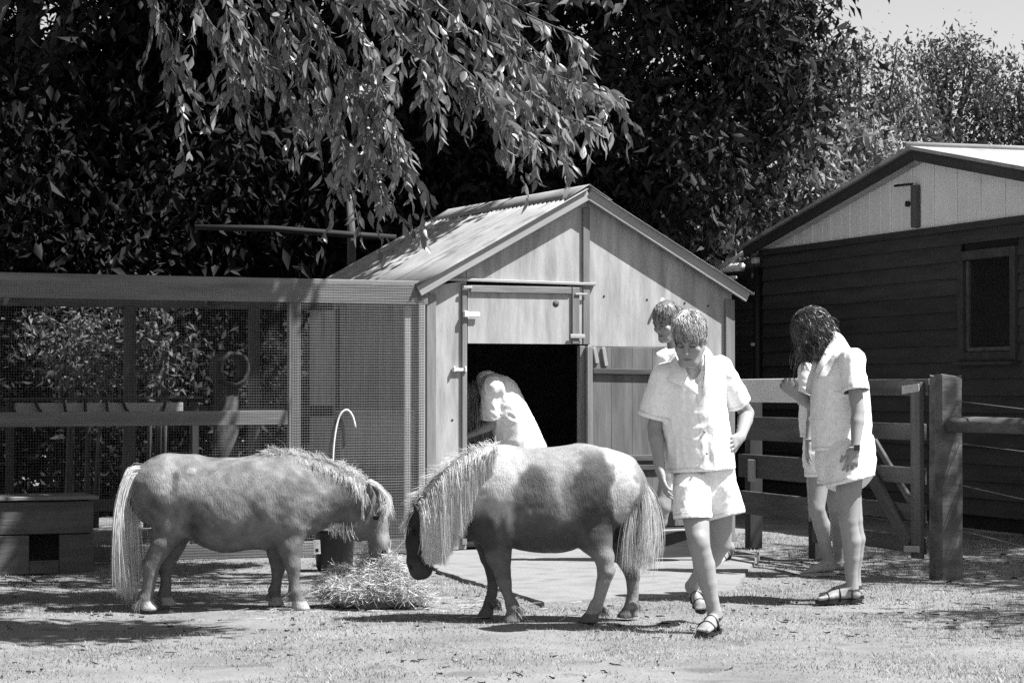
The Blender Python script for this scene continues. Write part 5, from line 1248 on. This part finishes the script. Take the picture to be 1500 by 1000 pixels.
patch('collar', [rowpts([(1030, 504, 11.70), (1033, 514, 11.60), (1034, 532, 11.53), (1032, 552, 11.495), (1028, 578, 11.50)]), rowpts([(1037, 508, 11.70), (1042, 520, 11.60), (1042, 538, 11.53), (1039, 556, 11.49), (1030, 580, 11.50)]), rowpts([(1042, 516, 11.70), (1051, 530, 11.61), (1050, 546, 11.54), (1045, 558, 11.50), (1032, 581, 11.50)])], sh, 'cloth')
for y in (600, 632, 664): tube('button', [P(1029 + (y - 600) * .1, y, 11.53), P(1029 + (y - 600) * .1, y, 11.515)], .006, MT['pale'], sh, n=8)
def shorts1():
    S_ = SDF(P(960, 790, 11.35), P(1125, 650, 12.05), .0075)
    S_.cap(P(1028, 672, 11.70), P(1030, 700, 11.71), .150, .155, .03, (fr, .72))
    S_.cap(P(1013, 712, 11.62), P(1016, 800, 11.52), .090, .098, .025, cut=[(P(1014, 759, 11.55), X3([.02, -.1, -1.]))])
    S_.cap(P(1050, 712, 11.74), P(1075, 800, 11.80), .098, .108, .025, cut=[(P(1068, 756, 11.78), X3([.25, -.1, -1.]))])
    return S_
cloth_mesh('shorts', shorts1(), p1, 'cloth', 111, .0045, (20, 20, 3))

# --- second person half hidden behind the first
F2 = dict(ground=P(1000, 826, 16.0) * [1, 1, 0], head=P(977, 469, 15.93), hf=(-.62, -.62, -.40), neck=P(990, 507, 16.0), shl=P(1020, 520, 16.08), shr=P(972, 523, 15.92),
    ell=P(1030, 590, 16.1), wrl=P(1022, 640, 16.0), elr=P(978, 588, 15.98), wrr=P(990, 636, 15.9), chest=P(996, 545, 16), waist=P(1000, 605, 16), pelvis=P(1003, 655, 16.02),
    hipr=P(992, 662, 15.95), hipl=P(1014, 662, 16.08), knr=P(971, 742, 15.84), knl=P(1034, 745, 16.1),
    footr=(P(958, 822, 15.9) * [1, 1, 0] + [0, 0, .004], P(958, 822, 15.9) * [1, 1, 0] + [-.235, -.04, .004], X3([0, 0, 1.])), footl=(P(1068, 814, 16.18), P(1050, 826, 16.02), X3([.2, -.3, .8])),
    handl=(X3([0, -.1, -1.]), X3([-1., 0, 0]), 1, .3), handr=(X3([0, -.1, -1.]), X3([1., 0, 0]), -1, .3), front=(-.6, -.8, 0), g=1.05, hs=1.08)
def hair2(t):
    c, f = F2['head'], F2['hf']; hair_cap(t, 'hair_f', c, f, 1.07, .8, tone=.55)
    k = lambda d: (d[:, 2] > -.25) & ~((d[:, 1] > .45) & (d[:, 2] < .35)) & ~((d[:, 1] > .2) & (d[:, 2] < .1))
    hair(t, 'hair_f', hair_strands(c, f, 1.04, 1100, .10, .25, .55, k, lift=1.04), .0024, 1.0, .6)
    q = c + nrm(X3([.6, .55, .35])) * .11; hair(t, 'hair_f', hair_strands(q, f,   .42, 300, .16, .2, .6, lambda d: d[:, 2] > -2), .0022, .9, .5, 'hair_bun')
p2, fq = person('person with curly fair hair looking down, half hidden behind another', F2, hair2, .007)
sandal(p2, *fq['l'], MT['black']); sandal(p2, *fq['r'], MT['black'])
fr = nrm(F2['front'])
def shirt2():
    S_ = SDF(P(930, 690, 15.6), P(1075, 490, 16.4), .010)
    S_.cap(P(996, 548, 16), P(1003, 690, 16.02), .175, .19, .03, (fr, .7), cut=[(P(1003, 662, 16), X3([0, 0, -1.]))]); S_.cap(P(1020, 521, 16.08), P(974, 523, 15.92), .062, None, .04)
    a, b = P(972, 524, 15.92), P(974, 578, 15.96); S_.cap(a, b + (b - a) * .4, .066, .085, .02, cut=[(b, b - a)]); a, b = P(1020, 522, 16.08), P(1028, 578, 16.1); S_.cap(a, b + (b - a) * .4, .066, .085, .02, cut=[(b, b - a)])
    S_.cap(P(990, 500, 15.95), P(984, 535, 15.80), .06, .03, .01, sub=True); return S_
cloth_mesh('shirt', shirt2(), p2, 'cloth', 121)
def shorts2():
    S_ = SDF(P(940, 770, 15.6), P(1075, 640, 16.4), .010); S_.cap(P(1003, 650, 16.02), P(1003, 672, 16.02), .165, .17, .03, (fr, .75))
    S_.cap(P(994, 670, 15.95), P(974, 790, 15.85), .10, .105, .02, cut=[(P(984, 722, 15.9), X3([-.2, 0, -1.]))]); S_.cap(P(1012, 670, 16.06), P(1028, 790, 16.1), .11, .12, .02, cut=[(P(1020, 748, 16.08), X3([.2, 0, -1.]))]); return S_
cloth_mesh('shorts', shorts2(), p2, 'cloth', 131)

# --- dark haired woman side-on by the gate
hl = X3([1.905, 13.10, 0.004]); tl = X3([1.66, 13.06, .004])
F3 = dict(ground=(hl + tl) / 2, head=P(1190, 487, 13.12), hf=(-.72, -.22, -.62), neck=P(1219, 506, 13.16), shl=P(1247, 527, 13.02), shr=P(1210, 532, 13.33),
    ell=P(1257, 603, 12.98), wrl=P(1253, 655, 12.93), elr=P(1194, 594, 13.34), wrr=P(1164, 577, 13.14), chest=P(1230, 560, 13.17), waist=P(1234, 622, 13.17), pelvis=P(1238, 668, 13.17),
    hipl=P(1244, 672, 13.07), hipr=P(1236, 672, 13.28), knl=P(1243, 762, 13.06), knr=P(1250, 760, 13.30),
    footl=(hl, tl, X3([0, 0, 1.])), footr=(X3([1.955, 13.34, .004]), X3([1.715, 13.36, .004]), X3([0, 0, 1.])),
    handl=(P(1244, 700, 12.92) - P(1253, 655, 12.93), X3([-.3, 1., 0]), -1, .38), handr=(P(1149, 565, 13.06) - P(1164, 577, 13.14), X3([-.5, -.3, .75]), -1, 1.05), front=(-1, -.2, 0), hs=1.03)
def hair3(t):
    c, f = F3['head'], F3['hf']; hair_cap(t, 'hair_d', c, f, 1.03, .5, tone=.8)
    k = lambda d: (d[:, 2] > -.35) & ~((d[:, 1] > .6) & (d[:, 2] < .12)) & ~((d[:, 1] > .4) & (d[:, 2] < -.05))
    hair(t, 'hair_d', hair_strands(c, f, 1.0, 5400, .225, .60, .34, k, K=14, crown=(0, .25, 1), lift=1.11), .0016, 1.1, .7)
    k2 = lambda d: (d[:, 2] > .25); hair(t, 'hair_d', hair_strands(c, f, 1.0, 3000, .22, .46, .46, k2, K=14, lift=1.22, crown=(0, .3, 1)), .0016, 2.6, .7, 'top_waves')
    k3 = lambda d: (d[:, 2] > .0) & (d[:, 1] > .15); hair(t, 'hair_d', hair_strands(c, f, 1.0, 900, .205, 1.0, .14, k3, K=16, lift=1.06), .0011, .8, .4, 'front_locks')
p3, fq = person('dark haired person in white shirt standing side-on by the gate, wearing a watch', F3, hair3)
sandal(p3, *fq['l'], MT['black'], straps=((.185, .042, .050), (.12, .038, .075), (.055, .036, .10))); sandal(p3, *fq['r'], MT['black'])
fr = nrm(F3['front'])
def shirt3():
    S_ = SDF(P(1140, 690, 12.75), P(1310, 480, 13.6), .0078)
    S_.cap(P(1229, 562, 13.17), P(1236, 700, 13.17), .160, .178, .03, (X3([.2, -1, 0]), .86), cut=[(P(1236, 656, 13.17), X3([0.1, 0, -1.]))])
    S_.cap(P(1248, 530, 13.03), P(1212, 535, 13.32), .072, .06, .05); S_.cap(P(1232, 540, 13.17), P(1221, 503, 13.17), .10, .066, .04)
    a, b = P(1248, 528, 13.02), P(1254, 573, 12.98); S_.cap(a, b + (b - a) * .4, .066, .078, .02, cut=[(b, b - a)])
    a, b = P(1207, 534, 13.33), P(1196, 578, 13.36); S_.cap(a, b + (b - a) * .4, .062, .074, .02, cut=[(b, b - a)])
    cu = list(S_.cuts); S_.cap(P(1200, 500, 13.1), P(1196, 535, 13.05), .058, .012, .01, sub=True); S_.cuts = cu
    return S_
sh = cloth_mesh('shirt', shirt3(), p3, 'cloth', 141)
patch('collar', [rowpts([(1224, 484, 13.20), (1222, 488, 13.11), (1212, 505, 13.06), (1200, 528, 13.03), (1193, 545, 13.05)]), rowpts([(1231, 492, 13.22), (1230, 500, 13.10), (1222, 518, 13.03), (1208, 536, 13.0), (1196, 550, 13.03)])], sh, 'cloth')
def shorts3():
    S_ = SDF(P(1150, 750, 12.7), P(1320, 630, 13.7), .0085)
    S_.cap(P(1238, 655, 13.17), P(1239, 676, 13.17), .165, .17, .03, (X3([.2, -1, 0]), .9))
    S_.cap(P(1245, 675, 13.06), P(1252, 790, 13.04), .125, .15, .03, cut=[(P(1250, 704, 13.05), X3([.25, -.05, -1.]))])
    S_.cap(P(1232, 675, 13.28), P(1222, 790, 13.3), .12, .125, .03, cut=[(P(1226, 708, 13.3), X3([.0, 0, -1.]))]); return S_
cloth_mesh('shorts', shorts3(), p3, 'cloth', 151, .0045)
wv = F3['wrl']; wd_ = nrm(F3['wrl'] - F3['ell'])
wt = thing('wrist_watch', wv, 'small dark square watch on a wrist beside white shorts', 'watch')
bpts = [wv + .030 * (math.cos(a) * X3([1, 0, 0]) + math.sin(a) * X3([0, 1, 0])) for a in np.linspace(0, 2 * math.pi, 17)]
tube('band', bpts, .009, MT['white'], wt, n=6, flat=.3, up=X3([0, 0, 1.]))
board('case', wv + [.004, -.034, -.016], wv + [.004, -.034, .016], .032, .010, X3([1., .1, 0]), MT['black'], wt)

# --- person mostly hidden behind her
hl = X3([2.03, 15.06, .004]); tl = X3([1.81, 14.98, .004])
F4 = dict(ground=(hl + tl) / 2, head=P(1197, 496, 15.02), hf=(-.5, -.5, -.6), neck=P(1208, 520, 15.05), shl=P(1226, 540, 15.1), shr=P(1184, 541, 14.96),
    ell=P(1232, 610, 15.15), wrl=P(1230, 655, 15.1), elr=P(1191, 608, 14.90), wrr=P(1185, 646, 14.84), chest=P(1203, 570, 15.05), waist=P(1206, 622, 15.05), pelvis=P(1209, 668, 15.05),
    hipr=P(1200, 672, 14.97), hipl=P(1222, 672, 15.1), knr=P(1196, 744, 14.92), knl=P(1225, 744, 15.1),
    footr=(hl, tl, X3([0, 0, 1.])), footl=(X3([2.12, 15.22, .004]), X3([1.90, 15.2, .004]), X3([0, 0, 1.])),
    handr=(P(1181, 690, 14.82) - P(1185, 646, 14.84), X3([1., .2, 0]), -1, .3), handl=(X3([0, 0, -1.]), X3([-1., 0, 0]), 1, .3), front=(-.75, -.6, 0), hs=1.0)
def hair4(t):
    c, f = F4['head'], F4['hf']; hair_cap(t, 'hair_d', c, f, 1.05, .5, tone=.8)
    hair(t, 'hair_d', hair_strands(c, f, 1.05, 420, .32, .8, .15, lambda d: (d[:, 2] > -.1) & ~((d[:, 1] > .5) & (d[:, 2] < .4)), K=14), .0034, .9, .4)
p4, fq = person('person in white almost hidden behind the dark haired person, bracelet on the lowered arm', F4, hair4, .009)
sandal(p4, *fq['r'], MT['pale']); sandal(p4, *fq['l'], MT['pale'])
fr = nrm(F4['front'])
def shirt4():
    S_ = SDF(P(1140, 680, 14.6), P(1275, 500, 15.5), .010); S_.cap(P(1203, 572, 15.05), P(1208, 700, 15.05), .160, .17, .03, (fr, .75), cut=[(P(1208, 640, 15.05), X3([0, 0, -1.]))]); S_.cap(P(1226, 541, 15.1), P(1186, 542, 14.97), .062, None, .04)
    a, b = P(1184, 543, 14.96), P(1186, 590, 14.9); S_.cap(a, b + (b - a) * .4, .064, .08, .02, cut=[(b, b - a)]); return S_
cloth_mesh('shirt', shirt4(), p4, 'cloth', 161)
def shorts4():
    S_ = SDF(P(1140, 740, 14.6), P(1275, 630, 15.5), .010); S_.cap(P(1209, 650, 15.05), P(1209, 672, 15.05), .155, .16, .03, (fr, .8)); S_.cap(P(1202, 670, 14.97), P(1200, 790, 14.94), .10, .105, .02, cut=[(P(1201, 698, 14.96), X3([0, 0, -1.]))]); S_.cap(P(1222, 670, 15.1), P(1226, 790, 15.1), .10, .11, .02, cut=[(P(1224, 704, 15.1), X3([0, 0, -1.]))]); return S_
cloth_mesh('shorts', shorts4(), p4, 'cloth', 171)
wv = F4['wrr']; bpts = [wv + [0, 0, .012] + .029 * (math.cos(a) * X3([1, 0, 0]) + math.sin(a) * X3([0, 1, 0])) for a in np.linspace(0, 2 * math.pi, 15)]
tag(tube('bracelet', bpts, .004, MT['tin'], n=6), 'thin bracelet on the lowered wrist of the hidden person', 'bracelet')

# --- person bending in the shed doorway
F5 = dict(ground=P(770, 804, 17.78) * [1, 1, 0] + [0, 0, .05], head=P(698, 584, 17.70), hf=(-.7, -.15, -.7), neck=P(712, 566, 17.70), shl=P(722, 572, 17.53), shr=P(716, 568, 17.85),
    ell=P(720, 622, 17.585), wrl=P(690, 636, 17.58), elr=P(705, 620, 17.91), wrr=P(685, 645, 17.88), chest=P(735, 585, 17.68), waist=P(755, 620, 17.70), pelvis=P(768, 655, 17.73),
    hipl=P(768, 660, 17.65), hipr=P(770, 660, 17.83), knl=P(760, 732, 17.63), knr=P(762, 732, 17.85),
    footl=(P(778, 795, 17.68) * [1, 1, 0] + [0, 0, .055], P(778, 795, 17.68) * [1, 1, 0] + [-.22, -.02, .055], X3([0, 0, 1.])), footr=(P(778, 795, 17.91) * [1, 1, 0] + [0, 0, .055], P(778, 795, 17.91) * [1, 1, 0] + [-.22, 0, .055], X3([0, 0, 1.])),
    handl=(X3([-1., .1, -.2]), X3([0, .3, -1.]), 1, .4), handr=(X3([-1., 0, -.2]), X3([0, 0, -1.]), -1, .4), front=(-.75, -.1, -.55), hs=1.0)
def hair5(t):
    c, f = F5['head'], F5['hf']; hair_cap(t, 'hair_f', c, f, 1.06, .4, tone=.5)
    hair(t, 'hair_f', hair_strands(c, f, 1.06, 2200, .34, .9, .14, lambda d: (d[:, 2] > -.3) & ~((d[:, 1] > .6) & (d[:, 2] < .3)), K=14), .0016, .95, .5)
p5, fq = person('person in white shirt bending inside the shed doorway', F5, hair5, .0085)
sandal(p5, *fq['l'], MT['black']); sandal(p5, *fq['r'], MT['black'])
def shirt5():
    S_ = SDF(P(660, 690, 17.33), P(815, 510, 18.08), .0095)
    S_.cap(P(733, 578, 17.65), P(775, 680, 17.71), .145, .185, .03, (X3([0, 1, 0]), .85), cut=[(P(770, 664, 17.70), X3([.3, 0, -1.]))])
    S_.cap(P(722, 566, 17.53), P(718, 562, 17.83), .085, .08, .04); S_.cap(P(720, 572, 17.63), P(712, 556, 17.68), .09, .07, .04)
    a, b = P(718, 574, 17.53), P(718, 612, 17.59); S_.cap(a, b + (b - a) * .4, .068, .085, .02, cut=[(b, b - a)]); return S_
cloth_mesh('shirt', shirt5(), p5, 'cloth', 181, .0045)
def shorts5():
    S_ = SDF(P(690, 760, 17.33), P(840, 630, 18.13), .011); S_.cap(P(768, 652, 17.73), P(770, 668, 17.73), .15, .155, .03); S_.cap(P(768, 668, 17.65), P(762, 790, 17.63), .10, .11, .02, cut=[(P(765, 708, 17.63), X3([0, 0, -1.]))]); S_.cap(P(770, 668, 17.83), P(764, 790, 17.85), .10, .11, .02, cut=[(P(767, 708, 17.83), X3([0, 0, -1.]))]); return S_
cloth_mesh('shorts', shorts5(), p5, 'cloth', 191)
